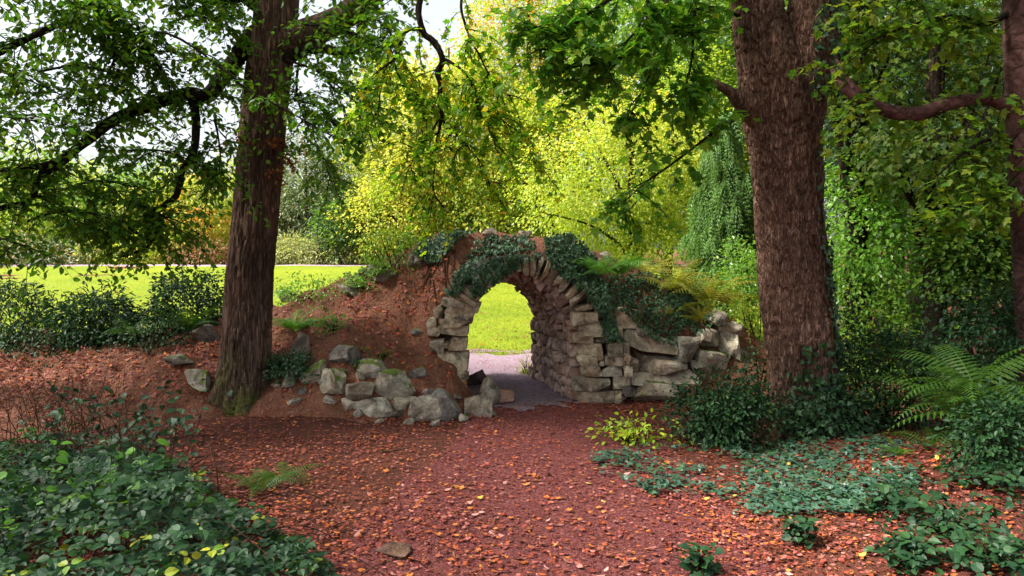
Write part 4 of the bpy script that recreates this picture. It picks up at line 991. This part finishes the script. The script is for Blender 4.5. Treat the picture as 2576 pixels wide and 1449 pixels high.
# ------------------------------------------------------------------ shrubs and ferns
def shrub(name, label, u, vbase, vtop, hw, mat, n, leafs, seed, tmpl=OVAL, depth=None, parts=0, d=None, spread=.1, stems=14, cat="shrub", lump=.35, stem_mat=None, shell=.45, per=9, top_only=False):
    q = np.random.default_rng(seed)
    if d is None:
        loc, _ = hit(u, vbase); d = loc[1]
    b = P(u, vbase, d); tz = P(u, vtop, d)[2]; rx = hw * d / FPX; H = tz - b[2]
    b[2] = top_z(b[0], b[1]); H = tz - b[2]
    th = thing(name, label, cat, b)
    cl = max(10, n // per)
    pos, dd, up, sz, rnd, cc = crown_leaves((b[0], b[1], b[2] + H * .45), (rx, depth or rx * .8, H * .58), cl, per, spread, leafs, seed, shell=shell, lump=lump, zmin=b[2] - .15, flat=.5)
    k = pos[:, 2] > top_z(pos[:, 0], pos[:, 1]) + .01
    leaf_set(th, pos[k], dd[k], up[k], sz[k], tmpl, mat, parts, "leaf", "foliage", rnd[k])
    t = Tubes()
    for i in range(stems):
        e = cc[q.integers(len(cc))]; s = b + np.array([q.normal(0, rx * .15), q.normal(0, rx * .12), -.05]); m = (s * .45 + e * .55) + np.array([0, 0, -H * .08]) + q.normal(0, .04, 3)
        t.add(resample(np.array([[*s, .012], [*m, .008], [*e, .003]]), 7), 4)
    obj("stems", t.mesh("stems", stem_mat or M_bark_d), th)
    return th
shrub("evergreen_shrub", "dark evergreen bush cut by the left edge, against the lawn", 10, 850, 690, 110, L_dark, 3400, .1, 201, LONG, d=13.6, parts=60)
shrub("evergreen_shrub", "dark rhododendron bush between the left edge and the taller bush", 245, 858, 715, 110, L_dark, 4200, .12, 202, LONG, d=13.6, parts=80)
shrub("evergreen_shrub", "tall dark bush on the lawn's near edge, beside the left trunk", 470, 850, 678, 105, L_dark, 4200, .075, 203, OVAL, d=13.7, parts=80)
shrub("low_shrub", "low dark leafy shrub under the rhododendron bush", 140, 870, 790, 150, L_dark, 1800, .06, 204, OVAL, d=13.0)
shrub("low_shrub", "low dark shrub in front of the tall bush by the left trunk", 400, 868, 790, 130, L_dark, 1800, .06, 205, OVAL, d=13.2)
shrub("low_shrub", "bright leafy scrub on the crest right of the left trunk", 800, 740, 690, 110, L_birch, 1000, .055, 206, OVAL, spread=.12, parts=40)
shrub("low_shrub", "green laurel-like shrub on the bank crest below the golden crown", 990, 668, 560, 70, L_green, 900, .09, 207, LONG, parts=40)
shrub("low_shrub", "small green plant on the bank slope beside the fern", 835, 826, 785, 48, L_fern, 320, .06, 208, RHOMB, spread=.07)
shrub("small_plant", "small green weed tuft on the bank above the rock pile", 905, 905, 875, 26, L_fern, 120, .06, 223, RHOMB, spread=.06)
shrub("small_plant", "grassy weed tuft beside the moss-streaked boulder", 960, 900, 880, 22, L_fern, 90, .06, 224, LONG, spread=.06)
shrub("small_plant", "leafy weed on the crest beside the flat dark slab", 915, 720, 690, 34, L_birch, 200, .055, 225, OVAL, spread=.07)
shrub("holly_bush", "dark glossy holly bush at the foot of the forked trunk", 1830, 1130, 935, 140, L_dark, 6000, .062, 209, OVAL, d=9.7, parts=120, depth=.6, shell=.12)
shrub("low_shrub", "lime-yellow leafy shrub at the path edge left of the holly", 1610, 1150, 1035, 95, L_lime, 420, .07, 210, OVAL, d=9.5, parts=160, spread=.11, shell=.2)
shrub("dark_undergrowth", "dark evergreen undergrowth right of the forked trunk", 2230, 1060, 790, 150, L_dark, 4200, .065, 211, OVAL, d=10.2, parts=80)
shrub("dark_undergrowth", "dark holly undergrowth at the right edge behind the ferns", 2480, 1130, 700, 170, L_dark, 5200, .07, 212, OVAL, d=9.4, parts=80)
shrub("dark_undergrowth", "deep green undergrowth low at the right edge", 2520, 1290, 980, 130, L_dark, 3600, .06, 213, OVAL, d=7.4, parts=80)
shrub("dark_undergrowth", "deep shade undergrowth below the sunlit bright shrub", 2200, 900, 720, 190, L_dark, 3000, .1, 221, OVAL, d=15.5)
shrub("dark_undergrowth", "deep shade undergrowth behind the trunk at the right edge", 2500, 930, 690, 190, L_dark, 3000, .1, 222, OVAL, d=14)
shrub("green_shrub", "green leafy shrub behind the undergrowth right of the forked trunk", 2190, 960, 700, 110, L_green, 1800, .075, 214, OVAL, d=12.2, parts=60)
shrub("low_shrub", "low dark plants between the boulder wall and the forked trunk", 1905, 960, 860, 60, L_dark, 900, .06, 215, OVAL, d=11.2)
shrub("low_shrub", "yellow-green scrub on the bank behind the forked trunk", 1890, 830, 740, 70, L_ygreen, 700, .06, 216, OVAL, d=13.6)
shrub("small_plant", "little green plant inside the arch at the foot of its right wall", 1327, 945, 900, 22, L_lime, 240, .045, 217, OVAL, d=15.1, spread=.06)
shrub("ivy_clump", "dark ivy clump between the left trunk and the rock pile", 735, 985, 880, 60, L_ivy, 1400, .05, 218, IVY, d=11.7, spread=.08)

def frond_mesh(name, mat, seed, n=20, width=.19, sag=.9, tri=True):
    """one arching fern frond of length 1 along +x"""
    q = np.random.default_rng(seed); s = np.linspace(0, 1, n + 1)
    ang = math.radians(66) - s * sag * 1.6
    x = np.concatenate([[0], np.cumsum(np.cos(ang[:-1]) / n)]); z = np.concatenate([[0], np.cumsum(np.sin(ang[:-1]) / n)])
    v, loops, starts, rn = [], [], [], []
    def face(idx, k): starts.append(len(loops)); loops.extend(idx); rn.append(k)
    for i in range(n):                      # rachis
        b = len(v); h = .006 * (1 - s[i] * .8)
        v += [(x[i], -h, z[i]), (x[i], h, z[i]), (x[i + 1], h, z[i + 1]), (x[i + 1], -h, z[i + 1])]; face([b, b + 1, b + 2, b + 3], .9)
    for i in range(4, n + 1):
        f = (s[i] - s[4]) / (1 - s[4]); w = width * math.sin(math.pi * min(1, .18 + .82 * f) ** .75) ** .9 * (1 - f * .25) + .01
        tx, tz = math.cos(ang[min(i, n)]), math.sin(ang[min(i, n)])
        for sg in (-1, 1):
            wj = w * q.uniform(.88, 1.08); m = 5; hh = .3 / n
            base = np.array([x[i], 0, z[i]]); dr = np.array([tx * .35, sg, tz * .35 - .22]); dr /= np.linalg.norm(dr)
            tv_ = np.array([tx, 0, tz]); rk = q.random(); b = len(v)
            pts_u, pts_l = [], []
            for k in range(m + 1):
                g = k / m; c = base + dr * wj * g + np.array([0, 0, -.1 * wj * g * g]); th_ = hh * (1 - g) ** .7 * (1.1 if k % 2 == 0 else .55) + .001
                pts_u.append(tuple(c + tv_ * th_)); pts_l.append(tuple(c - tv_ * th_))
            v += pts_u + pts_l
            for k in range(m):
                idx = [b + k, b + k + 1, b + m + 1 + k + 1, b + m + 1 + k]; face(idx if sg < 0 else idx[::-1], rk)
    return mesh_np(name, np.array(v), np.array(loops), np.array(starts), mat, np.array(rn))
FR = {}
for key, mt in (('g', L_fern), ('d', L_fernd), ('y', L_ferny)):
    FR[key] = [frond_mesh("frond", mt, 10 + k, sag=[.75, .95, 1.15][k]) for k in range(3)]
def fern(name, label, u, v, size, n, key, seed, d=None, lean=None, base=None):
    q = np.random.default_rng(seed)
    if base is None:
        if d is None: loc, _ = hit(u, v); base = loc
        else: base = P(u, v, d)
    th = thing(name, label, "fern", base)
    inv = Matrix.Translation(-Vector([float(c) for c in base]))
    for k in range(n):
        a = 2 * math.pi * k / n + q.normal(0, .25)
        if lean is not None and q.random() < .6: a = lean + q.normal(0, .6)
        s = size * q.uniform(.7, 1.15)
        o = bpy.data.objects.new("frond", FR[key][q.integers(3)]); COL.objects.link(o)
        o.matrix_basis = Matrix.Translation(Vector([float(c) for c in base])) @ Matrix.Rotation(a, 4, 'Z') @ Matrix.Rotation(q.normal(.1, .22), 4, 'Y') @ Matrix.Rotation(q.normal(0, .25), 4, 'X') @ Matrix.Scale(s, 4)
        o.parent = th; o.matrix_parent_inverse = inv
    return th
fern("fern", "bright fern on the standing stone right of the left trunk", 742, 838, .62, 24, 'g', 1)
fern("fern", "arching fern just right of the left trunk against the lawn", 700, 745, .7, 8, 'g', 2, lean=0)
fern("fern", "large bright fern on the right shoulder of the arch", 1545, 700, .8, 22, 'g', 3, d=12.55, lean=-.5)
fern("fern", "smaller fern left of the large one on the arch shoulder", 1500, 690, .55, 12, 'g', 4, d=12.5)
fern("bracken", "yellowing bracken on the bank above the boulder wall", 1690, 745, 1.0, 20, 'y', 5, d=13.3)
fern("bracken", "yellow-brown bracken beside the forked trunk", 1790, 775, 1.05, 20, 'y', 6, d=13.4)
fern("bracken", "half-green bracken on the crest behind the ivy", 1630, 705, .8, 14, 'y', 7, d=13.7)
fern("bracken", "dry drooping bracken frond over the boulder wall", 1690, 800, .55, 4, 'y', 8, d=12.9)
fern("fern", "dark fern below the tall bush left of the left trunk", 475, 835, .75, 10, 'd', 9, d=13.1)
fern("fern", "dark fern among the low shrubs behind the litter at left", 330, 850, .7, 10, 'd', 10, d=13.0)
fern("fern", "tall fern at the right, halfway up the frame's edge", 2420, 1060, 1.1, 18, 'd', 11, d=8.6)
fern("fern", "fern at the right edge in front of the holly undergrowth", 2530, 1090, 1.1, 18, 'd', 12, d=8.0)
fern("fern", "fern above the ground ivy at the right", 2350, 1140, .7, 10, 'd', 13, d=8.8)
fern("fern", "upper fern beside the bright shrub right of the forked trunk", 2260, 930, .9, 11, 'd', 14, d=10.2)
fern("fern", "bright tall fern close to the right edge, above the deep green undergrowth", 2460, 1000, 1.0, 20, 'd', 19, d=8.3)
fern("bracken", "yellowish bracken between the topmost boulders of the wall and its ivy", 1765, 815, .5, 12, 'y', 20, d=12.9)
fern("fern", "pale low fern lying in the ivy carpet", 2260, 1150, .32, 7, 'g', 15)
fern("fern", "small feathery fern at the tip of the brambles by the path", 705, 1212, .5, 10, 'd', 16)
fern("fern", "second small fern at the edge of the brambles", 655, 1240, .45, 9, 'd', 18)
fern("fern", "little fern on the mound crest above the dark slab", 905, 728, .35, 8, 'g', 17)

# ------------------------------------------------------------------ ivy
def in_poly(u, v, poly):
    inside = np.zeros(len(u), bool); j = len(poly) - 1
    for i in range(len(poly)):
        xi, yi = poly[i]; xj, yj = poly[j]
        c = ((yi > v) != (yj > v)) & (u < (xj - xi) * (v - yi) / (yj - yi + 1e-9) + xi); inside ^= c; j = i
    return inside
def on_surface(poly, n, q, maxd=30):
    """points on the built surfaces inside an outlined area, with their normals"""
    po = np.array(poly); out, nn = [], []
    u = q.uniform(po[:, 0].min(), po[:, 0].max(), n * 4); v = q.uniform(po[:, 1].min(), po[:, 1].max(), n * 4)
    k = in_poly(u, v, poly); u, v = u[k][:n], v[k][:n]
    for a, b in zip(u, v):
        loc, no = hit(a, b)
        if loc is None or loc[1] > maxd: continue
        if no @ (CAM - loc) < 0: no = -no
        out.append(loc); nn.append(no)
    return np.array(out), np.array(nn)
def ivy(name, label, polys, n, leafs, seed, mat=None, thick=.12, parts=150, maxd=15, runners=16):
    q = np.random.default_rng(seed); PP, NN = [], []
    tot = sum(np.ptp(np.array(p)[:, 0]) * np.ptp(np.array(p)[:, 1]) for p in polys)
    for p in polys:
        a, b = on_surface(p, int(n * np.ptp(np.array(p)[:, 0]) * np.ptp(np.array(p)[:, 1]) / tot), q, maxd)
        if len(a): PP.append(a); NN.append(b)
    pos = np.vstack(PP); no = nrm(np.vstack(NN) * .6 + np.array([0, -.5, .45]))
    lump = np.clip(.5 + .8 * fbm(pos * 3.2, 2, seed), 0, 1)
    base = pos.copy(); pos = pos + no * (thick * lump * q.random(len(pos)) ** .6)[:, None] + np.array([0, -.015, .01])
    dd = nrm(np.array([0, -.25, -1.0]) + q.normal(0, .5, pos.shape)); up = nrm(no + np.array([0, -.1, .35]) + q.normal(0, .28, pos.shape))
    th = thing(name, label, "ivy", pos[np.argmin(pos[:, 2])])
    leaf_set(th, pos, dd, up, leafs * q.uniform(.6, 1.3, len(pos)), IVY, mat or L_ivy, parts, "leaf", "foliage")
    t = Tubes()
    for k in range(runners):
        i = q.integers(len(base)); near = np.argsort(np.linalg.norm(base - base[i], axis=1))[q.integers(20, max(21, min(160, len(base) - 1)), 4)]
        pts = np.vstack([base[i], base[near]]); pts = pts[np.argsort(pts[:, 2])] + np.array([0, -.03, .02])
        t.add(resample(np.column_stack([pts, np.linspace(.008, .004, len(pts))]), 14), 4)
    obj("stems", t.mesh("stems", M_twig), th)
ivy("ivy", "dense dark ivy draped over the crown of the arch",
    [[(1150, 705), (1165, 660), (1200, 612), (1250, 592), (1300, 592), (1345, 620), (1365, 650), (1335, 655), (1310, 668), (1280, 692), (1250, 712), (1222, 745), (1195, 750), (1180, 722)],
     [(1370, 600), (1420, 585), (1465, 600), (1490, 650), (1520, 720), (1545, 800), (1560, 868), (1530, 860), (1505, 790), (1470, 735), (1430, 715), (1395, 680), (1370, 645)],
     [(1120, 740), (1180, 660), (1195, 690), (1150, 750)]], 3800, .06, 901, thick=.2, parts=300, maxd=13.6)
ivy("ivy", "dark ivy trailing over the boulder wall right of the arch", [[(1490, 715), (1560, 690), (1640, 680), (1740, 755), (1725, 800), (1700, 870), (1640, 860), (1580, 790), (1530, 770)], [(1580, 700), (1700, 700), (1780, 770), (1700, 780)], [(1690, 740), (1780, 770), (1810, 820), (1760, 845), (1700, 830)]], 2200, .052, 902, parts=150)
ivy("ivy", "dark ivy on the crest left of the arch top", [[(1040, 640), (1090, 580), (1160, 562), (1215, 572), (1150, 610), (1110, 660), (1075, 668)]], 1200, .05, 903, parts=80, maxd=16)
ivy("ivy", "ivy and roots tucked under the left edge of the crest", [[(860, 700), (930, 672), (985, 668), (960, 690), (880, 715)]], 350, .05, 904, parts=30, mat=L_green)
# ivy on the right trunk
def trunk_ivy(label, axis, spans, leafs, seed, n):
    q = np.random.default_rng(seed); PP, NN = [], []
    for k in range(n):
        v0, v1, a0, a1 = spans[q.integers(len(spans))]
        zz = P(2000, q.uniform(v0, v1), 10.2)[2]; i = np.argmin(abs(axis[:, 2] - zz)); a = math.radians(q.uniform(a0, a1)); dv_ = np.array([math.cos(a), -math.sin(a), 0])
        PP.append(axis[i, :3] + dv_ * (axis[i, 3] * 1.06 + .05 * q.random())); NN.append(dv_)
    pos, no = np.array(PP), np.array(NN)
    th = thing("ivy", label, "ivy", pos[np.argmin(pos[:, 2])])
    dd = nrm(np.array([0, 0, -1.0]) + q.normal(0, .5, pos.shape)); up = nrm(no + q.normal(0, .35, pos.shape) + np.array([0, 0, .25]))
    leaf_set(th, pos, dd, up, leafs * q.uniform(.6, 1.3, len(pos)), IVY, L_ivy, 150, "leaf", "foliage")
    t = Tubes()
    for k in range(7):
        v0, v1, a0, a1 = spans[k % len(spans)]; a = math.radians(q.uniform(a0, a1)); ii = np.where((axis[:, 2] < P(2000, v0, 10.2)[2]) & (axis[:, 2] > P(2000, v1, 10.2)[2]))[0]
        aa = a + np.cumsum(q.normal(0, .03, len(ii))); dv_ = np.stack([np.cos(aa), -np.sin(aa), 0 * aa], -1)
        t.add(np.column_stack([axis[ii, :3] + dv_ * (axis[ii, 3:4] * 1.03 + .012), np.full(len(ii), .011)])[::2], 5)
    obj("stems", t.mesh("stems", M_twig), th)
axis_r = resample(UVD([(2040, 1130, 190), (2035, 1090, 178), (2025, 950, 166), (2010, 800, 166), (1996, 690, 167), (1985, 543, 163), (1975, 400, 166), (1985, 300, 200), (1990, 200, 215), (1990, 100, 235), (1990, 0, 250), (1990, -80, 250)], 10.2), 160)
trunk_ivy("ivy climbing the right side of the forked trunk", axis_r, [(0, 1000, 20, 60), (0, 260, 40, 85), (850, 1080, 20, 110), (930, 1120, 30, 150), (600, 900, 30, 50)], .075, 905, 900)
shrub("ivy_clump", "thick ivy mound around the foot of the forked trunk", 2080, 1110, 960, 130, L_ivy, 3000, .065, 906, IVY, d=9.8, parts=150, spread=.09, depth=.5)

# ground ivy carpet
q = np.random.default_rng(55)
pos, no = on_surface([(1480, 1150), (1640, 1130), (1900, 1120), (2150, 1100), (2330, 1130), (2300, 1230), (2150, 1300), (1950, 1310), (1780, 1290), (1640, 1250), (1520, 1200)], 5000, q, 14)
k = fbm(pos * 2.2, 3, 8) > -.1 + .9 * (q.random(len(pos)) - .5); pos = pos[k]
pos = pos + np.array([0, 0, .02]) + np.array([0, 0, .07]) * q.random((len(pos), 1))
th = thing("ground_ivy", "carpet of blue-green ivy spreading over the leaf litter at right", "ivy", pos.mean(0))
leaf_set(th, pos, nrm(q.normal(0, 1, pos.shape) * np.array([1, 1, .2]) + np.array([0, -.5, 0])), nrm(np.array([0, -.15, 1.]) + q.normal(0, .25, pos.shape)), .062 * q.uniform(.6, 1.35, len(pos)), IVY, L_givy, 300)

# ------------------------------------------------------------------ brambles
def trifoliate(q, centres, up0, size):
    N = len(centres); a = q.uniform(0, 2 * math.pi, N); out = [[], [], [], []]
    tilt = q.normal(0, .42, (N, 3)); upv = nrm(up0 + tilt)
    for j, off in enumerate((0, 2.0, -2.0)):
        d = np.stack([np.cos(a + off), np.sin(a + off), -.15 + q.normal(0, .12, N)], -1); d = nrm(d - upv * (np.sum(d * upv, 1, keepdims=True)) * .8)
        s = size * q.uniform(.5, 1.35, N) * (1.15 if j == 0 else .9)
        for L, x in zip(out, (centres + d * .012, d, upv + q.normal(0, .12, (N, 3)), s)): L.append(x)
    return [np.concatenate(x) for x in out]
q = np.random.default_rng(77)
def bram_h(x, y):
    e = np.interp(y, [4.2, 5.0, 5.7, 6.3, 7.0, 7.8, 8.6, 9.2], [-.6, -.95, -1.25, -1.75, -2.4, -3.1, -3.9, -4.6])     # right-hand limit of the thicket
    t = np.clip((e - x) / 1.1, 0, 1); back = np.clip((9.0 - y) / 1.3, 0, 1)
    return (.16 + .32 * t) * np.minimum(t * 3, 1) * back * (1 + .55 * fbm(np.stack([x * 1.6, y * 1.6, 0 * x], -1), 3, 66))
N = 7600; x = q.uniform(-6.2, -.5, N); y = q.uniform(4.0, 9.0, N); h = bram_h(x, y); k = h > .06; x, y, h = x[k], y[k], h[k]
cen = np.stack([x, y, ground_z(x, y) + h * (1.25 - .9 * q.random(len(x)))], -1)
bram = thing("bramble_thicket", "low bramble thicket filling the bottom left corner", "bramble", (-2.8, 6.4, float(ground_z(-2.8, 6.4))))
pos, dd, up, sz = trifoliate(q, cen, np.array([.1, -.3, 1.]), .068)
yel = np.tile(q.random(len(cen)) < np.clip((6.3 - cen[:, 1]) * .05, .005, .06), 3)
lite = np.tile(fbm(cen * 2.1, 2, 67) + q.normal(0, .25, len(cen)) > .42, 3) & ~yel
leaf_set(bram, pos[lite], dd[lite], up[lite], sz[lite], BROAD, L_braml, 100, "young_leaf", "young_foliage")
yel_ = yel; yel = yel | lite
leaf_set(bram, pos[~yel], dd[~yel], up[~yel], sz[~yel], BROAD, L_bramble, 300)
yel = yel_
leaf_set(bram, pos[yel], dd[yel], up[yel], sz[yel], BROAD, L_bramy, 60, "yellow_leaf", "yellow_foliage")
t = Tubes()
for k in range(320):
    i = q.integers(len(cen)); s = cen[i].copy(); s[2] = ground_z(s[0], s[1]); a = q.uniform(0, 6.28)
    c = wiggle(s, (math.cos(a) * .7, math.sin(a) * .7, 1.0), q.uniform(.6, 1.25), 10, 1.9, .08, q); t.add(np.column_stack([c, np.linspace(.008, .003, len(c))]), 4)
obj("stems", t.mesh("stems", M_twig), bram)

# tall bare shoots and leafy sprays standing out of the brambles
def shoots(name, label, rows, seed, leafs, mat, n_leaf, hrange, tmpl=BROAD, stem=.004, parts=60, cat="shrub"):
    q = np.random.default_rng(seed); t = Tubes(); lv = []
    bases = []
    for (u, v, d) in rows:
        b = P(u, v, d); b[2] = ground_z(b[0], b[1]) if d < 9.3 else top_z(b[0], b[1]); bases.append(b)
        c = wiggle(b, (q.normal(0, .25), q.normal(0, .2), 1), q.uniform(*hrange), 9, .35, .09, q); t.add(np.column_stack([c, np.linspace(stem, stem * .35, len(c))]), 4)
        for k in range(2):
            j = q.integers(3, 7); c2 = wiggle(c[j], (q.normal(0, .8), q.normal(0, .5), .6), q.uniform(.15, .4), 5, .4, .1, q); t.add(np.column_stack([c2, np.linspace(stem * .6, stem * .3, len(c2))]), 4)
            if n_leaf:
                for p in c2[2:]:
                    if q.random() < .6: lv.append((p[None], nrm(q.normal(0, 1, (1, 3)) * np.array([1, 1, .4]) + np.array([0, 0, -.3])), nrm(np.array([[0, -.3, 1.]]) + q.normal(0, .3, (1, 3))), np.array([leafs * q.uniform(.7, 1.2)])))
        for k in range(n_leaf):
            p = c[q.integers(3, len(c))]
            lv.append((p[None], nrm(q.normal(0, 1, (1, 3)) * np.array([1, 1, .4]) + np.array([0, 0, -.3])), nrm(np.array([[0, -.3, 1.]]) + q.normal(0, .3, (1, 3))), np.array([leafs * q.uniform(.7, 1.2)])))
    th = thing(name, label, cat, np.mean(bases, 0)); obj("stems", t.mesh("stems", M_twig), th)
    if lv:
        a = flush(lv); leaf_set(th, *a, tmpl, mat, parts)
    return th
shoots("bare_shoots", "tangle of thin reddish bare shoots above the brambles at left", [(q.uniform(-20, 330), 1150, q.uniform(7.6, 9.2)) for k in range(64)], 301, .06, L_bramy, 0, (.6, 1.3), stem=.007)
shoots("leafy_shoots", "sparse leafy shoots rising from the brambles towards the left trunk", [(q.uniform(130, 480), 1120, q.uniform(7.2, 9.0)) for k in range(34)], 302, .085, L_bramble, 6, (.6, 1.15), stem=.006)
shoots("sapling", "young sapling with larger light green leaves in the bottom left", [(q.uniform(60, 420), 1300, q.uniform(5.6, 6.8)) for k in range(14)], 303, .11, L_fern, 3, (.5, .9), stem=.006)
for k, (u, v, w, lab) in enumerate([(2010, 1370, 40, "bramble sprig with green leaves at the bottom right of the path"), (2240, 1290, 90, "bramble sprig below the ivy carpet"), (2380, 1340, 110, "larger bramble clump near the bottom right corner"),
                                    (2500, 1420, 100, "bramble clump in the bottom right corner"), (2290, 1420, 90, "low bramble leaves at the bottom edge right of the path"), (2480, 1230, 110, "bramble leaves under the ferns at the right edge"), (1760, 1440, 40, "tiny green sprig at the bottom edge in the middle")]):
    loc, _ = hit(u, min(v, 1440)); n = int(w * .8); rx = w * loc[1] / FPX
    c = np.stack([loc[0] + q.normal(0, rx * .5, n), loc[1] + q.normal(0, rx * .5, n), np.zeros(n)], -1); c[:, 2] = ground_z(c[:, 0], c[:, 1]) + q.uniform(.04, .2, n)
    th = thing("bramble_sprig", lab, "bramble", loc)
    a = trifoliate(q, c, np.array([0, -.2, 1.]), .075); leaf_set(th, *a, BROAD, L_bramble, 200)
    t = Tubes()
    for p in c[::2]:
        g = loc; t.add(resample(np.array([[*g, .004], [*((g + p) / 2 + np.array([0, 0, .08])), .003], [*p, .002]]), 8), 4)
    obj("stems", t.mesh("stems", M_twig), th)
shoots("dry_stalks", "dry pale stalks at the foot of the holly bush", [(q.uniform(1880, 1960), 1130, q.uniform(9.0, 9.3)) for k in range(14)], 304, .05, L_rust, 0, (.3, .6))

# ------------------------------------------------------------------ litter
q = np.random.default_rng(99)
N = 240000
y = 3.8 + (17.0 - 3.8) * q.random(N) ** .95; x = q.uniform(-1, 1, N) * (y * .68 + .6)
z = top_z(x, y)
onm = mound_z(x, y, False) > ground_z(x, y) + .05
pc = np.abs(x - path_c(y)) / path_hw(y); on_path = pc < 1
dens = .62 + .35 * fbm(np.stack([x * 1.1, y * 1.1, 0 * x], -1), 3, 12)
dens = np.where(on_path, dens * np.interp(pc, [0, .5, 1], [.5, .6, .95]), dens)
dens = np.where(onm & (x > -4.2), dens * .5 * (1 + .8 * fbm(np.stack([x * 2, y * 2, 0 * x], -1), 2, 13)), dens)
tun = (np.abs(x - xc(y)) < 1.0) & (y > 12.1); dens = np.where(tun & (y < 15.3), .06, dens); dens = np.where(y > 14.7, dens * .35, dens)
k = q.random(N) < dens * .72
k &= ~((np.abs(x - xc(y)) < .88) & (y > 12.2) & (y < 14.8) & onm)
x, y, z, on_path = x[k], y[k], z[k], on_path[k]
tun = (np.abs(x - xc(y)) < .86) & (y > 12.1) & (y < 15.2); z = np.where(tun, ground_z(x, y), z)
pos = np.stack([x, y, z + np.where(on_path, .028, .012) + .015 * q.random(len(x))], -1)
g = .05; zx_ = (top_z(x + g, y) - top_z(x - g, y)) / (2 * g); zy_ = (top_z(x, y + g) - top_z(x, y - g)) / (2 * g)
nn = nrm(np.stack([-zx_, -zy_, np.ones_like(zx_)], -1)); nn[tun] = (0, 0, 1)
dd = q.normal(0, 1, pos.shape); dd = nrm(dd - nn * np.sum(dd * nn, 1, keepdims=True)); up = nrm(nn + q.normal(0, .28, pos.shape))
sz = .033 * (.35 + 1.5 * q.random(len(pos)) ** 1.8) * np.where(mound_z(x, y, False) > .25, 1.45, 1.0)
litter = obj("fallen_leaves", leaf_mesh("fallen_leaves", pos, dd, up, sz, CURL, L_fall), None, "stuff")
tag(litter, "small red-brown fallen leaves strewn over path, litter and bank", "fallen leaves")
# larger single leaves nearest the viewer
kinds = [("orange", L_fallo, 70, CURLM), ("yellow", L_fally, 30, CURL), ("pink", L_fallp, 90, CURL), ("brown", L_fallb, 90, CURLM)]
for nm, mt, cnt, tm in kinds:
    me = single_leaf("fallen_leaf", tm, mt)
    got = 0
    while got < cnt:
        yy = q.uniform(5.2, 8.6); xx = q.uniform(-1.4, yy * .62)
        zz = float(ground_z(xx, yy)) + (.034 if abs(xx - path_c(yy)) < path_hw(yy) else .02)
        if xx < -.2 and float(bram_h(np.array(xx), np.array(yy))) > .05: continue
        s = q.uniform(.045, .085); a = q.uniform(0, 6.28)
        o = bpy.data.objects.new("fallen_leaf", me); COL.objects.link(o)
        o.matrix_basis = Matrix.Translation((xx, yy, zz)) @ Matrix.Rotation(q.normal(0, .2), 4, 'X') @ Matrix.Rotation(q.normal(0, .2), 4, 'Y') @ Matrix.Rotation(a, 4, 'Z') @ Matrix.Scale(s, 4)
        tag(o, f"{nm} fallen leaf lying on the near ground", "leaf", f"{nm} fallen leaves on the near ground"); got += 1

# leaves on the lawn and its grass
N = 2600; y = 18.1 + 18 * q.random(N) ** 1.7; x = q.uniform(-1, 1, N) * y * .6 - 2
pos = np.stack([x, y, ground_z(x, y) + .045], -1)
o = obj("lawn_leaves", leaf_mesh("lawn_leaves", pos, nrm(q.normal(0, 1, pos.shape) * [1, 1, .1]), nrm(np.array([0, 0, 1.]) + q.normal(0, .2, pos.shape)), .08 * q.uniform(.6, 1.3, N), CURL, L_fall), None, "stuff")
tag(o, "scattered brown leaves lying on the lawn", "fallen leaves")
N = 70000; y = 18 + 16 * q.random(N) ** 1.6; x = np.where(q.random(N) < .4, q.uniform(-3.2, 1.2, N), q.uniform(-1, .1, N) * y * .68)
k = y > lawn_near(x) - .1 * q.random(N); x, y = x[k], y[k]
pos = np.stack([x, y, ground_z(x, y) + .025], -1)
o = obj("grass", leaf_mesh("grass", pos, nrm(q.normal(0, .6, pos.shape) + np.array([0, 0, 1.])), q.normal(0, 1, pos.shape), .06 * q.uniform(.5, 1.3, len(pos)), BLADE, L_grass), None, "stuff")
tag(o, "short yellow-green grass of the lawn", "grass")

# roots laid bare on the bank
mound_o = bpy.data.objects["earth_mound"]
for k in range(16):
    u, v = q.uniform(1060, 1150), q.uniform(600, 660); loc, no = hit(u, v)
    if loc is None or loc[1] > 15: continue
    c = wiggle(loc, (q.normal(-.3, .6), -.6, -.2), q.uniform(.3, .8), 10, .3, .22, q); c[:, 2] = top_z(c[:, 0], c[:, 1]) + .012 + .02 * q.random(len(c))
    t = Tubes(); t.add(np.column_stack([c, np.linspace(.014, .004, len(c))]), 5); obj("root", t.mesh("root", M_twig), mound_o)
# fallen sticks
for k, (u, v, L, a, lab) in enumerate([(960, 1145, .35, .1, "short dark stick on the litter left of the path"), (1560, 1180, .5, -.5, "pale forked twig at the path edge by the lime shrub"), (2050, 1235, .6, .5, "thin brown stick at the lower edge of the ivy carpet")]):
    loc, _ = hit(u, v); c = wiggle(loc + np.array([0, 0, .035]), (math.cos(a), math.sin(a), 0.02), L, 8, 0, .12, q); c[:, 2] = np.maximum(c[:, 2], ground_z(c[:, 0], c[:, 1]) + .03)
    t = Tubes(); t.add(np.column_stack([c, np.linspace(.014, .006, len(c))]), 6); c2 = wiggle(c[4], (math.cos(a + .7), math.sin(a + .7), .1), L * .35, 4, 0, .1, q); t.add(np.column_stack([c2, np.linspace(.007, .003, len(c2))]), 5)
    tag(obj("stick", t.mesh("stick", M_twig)), lab, "stick")
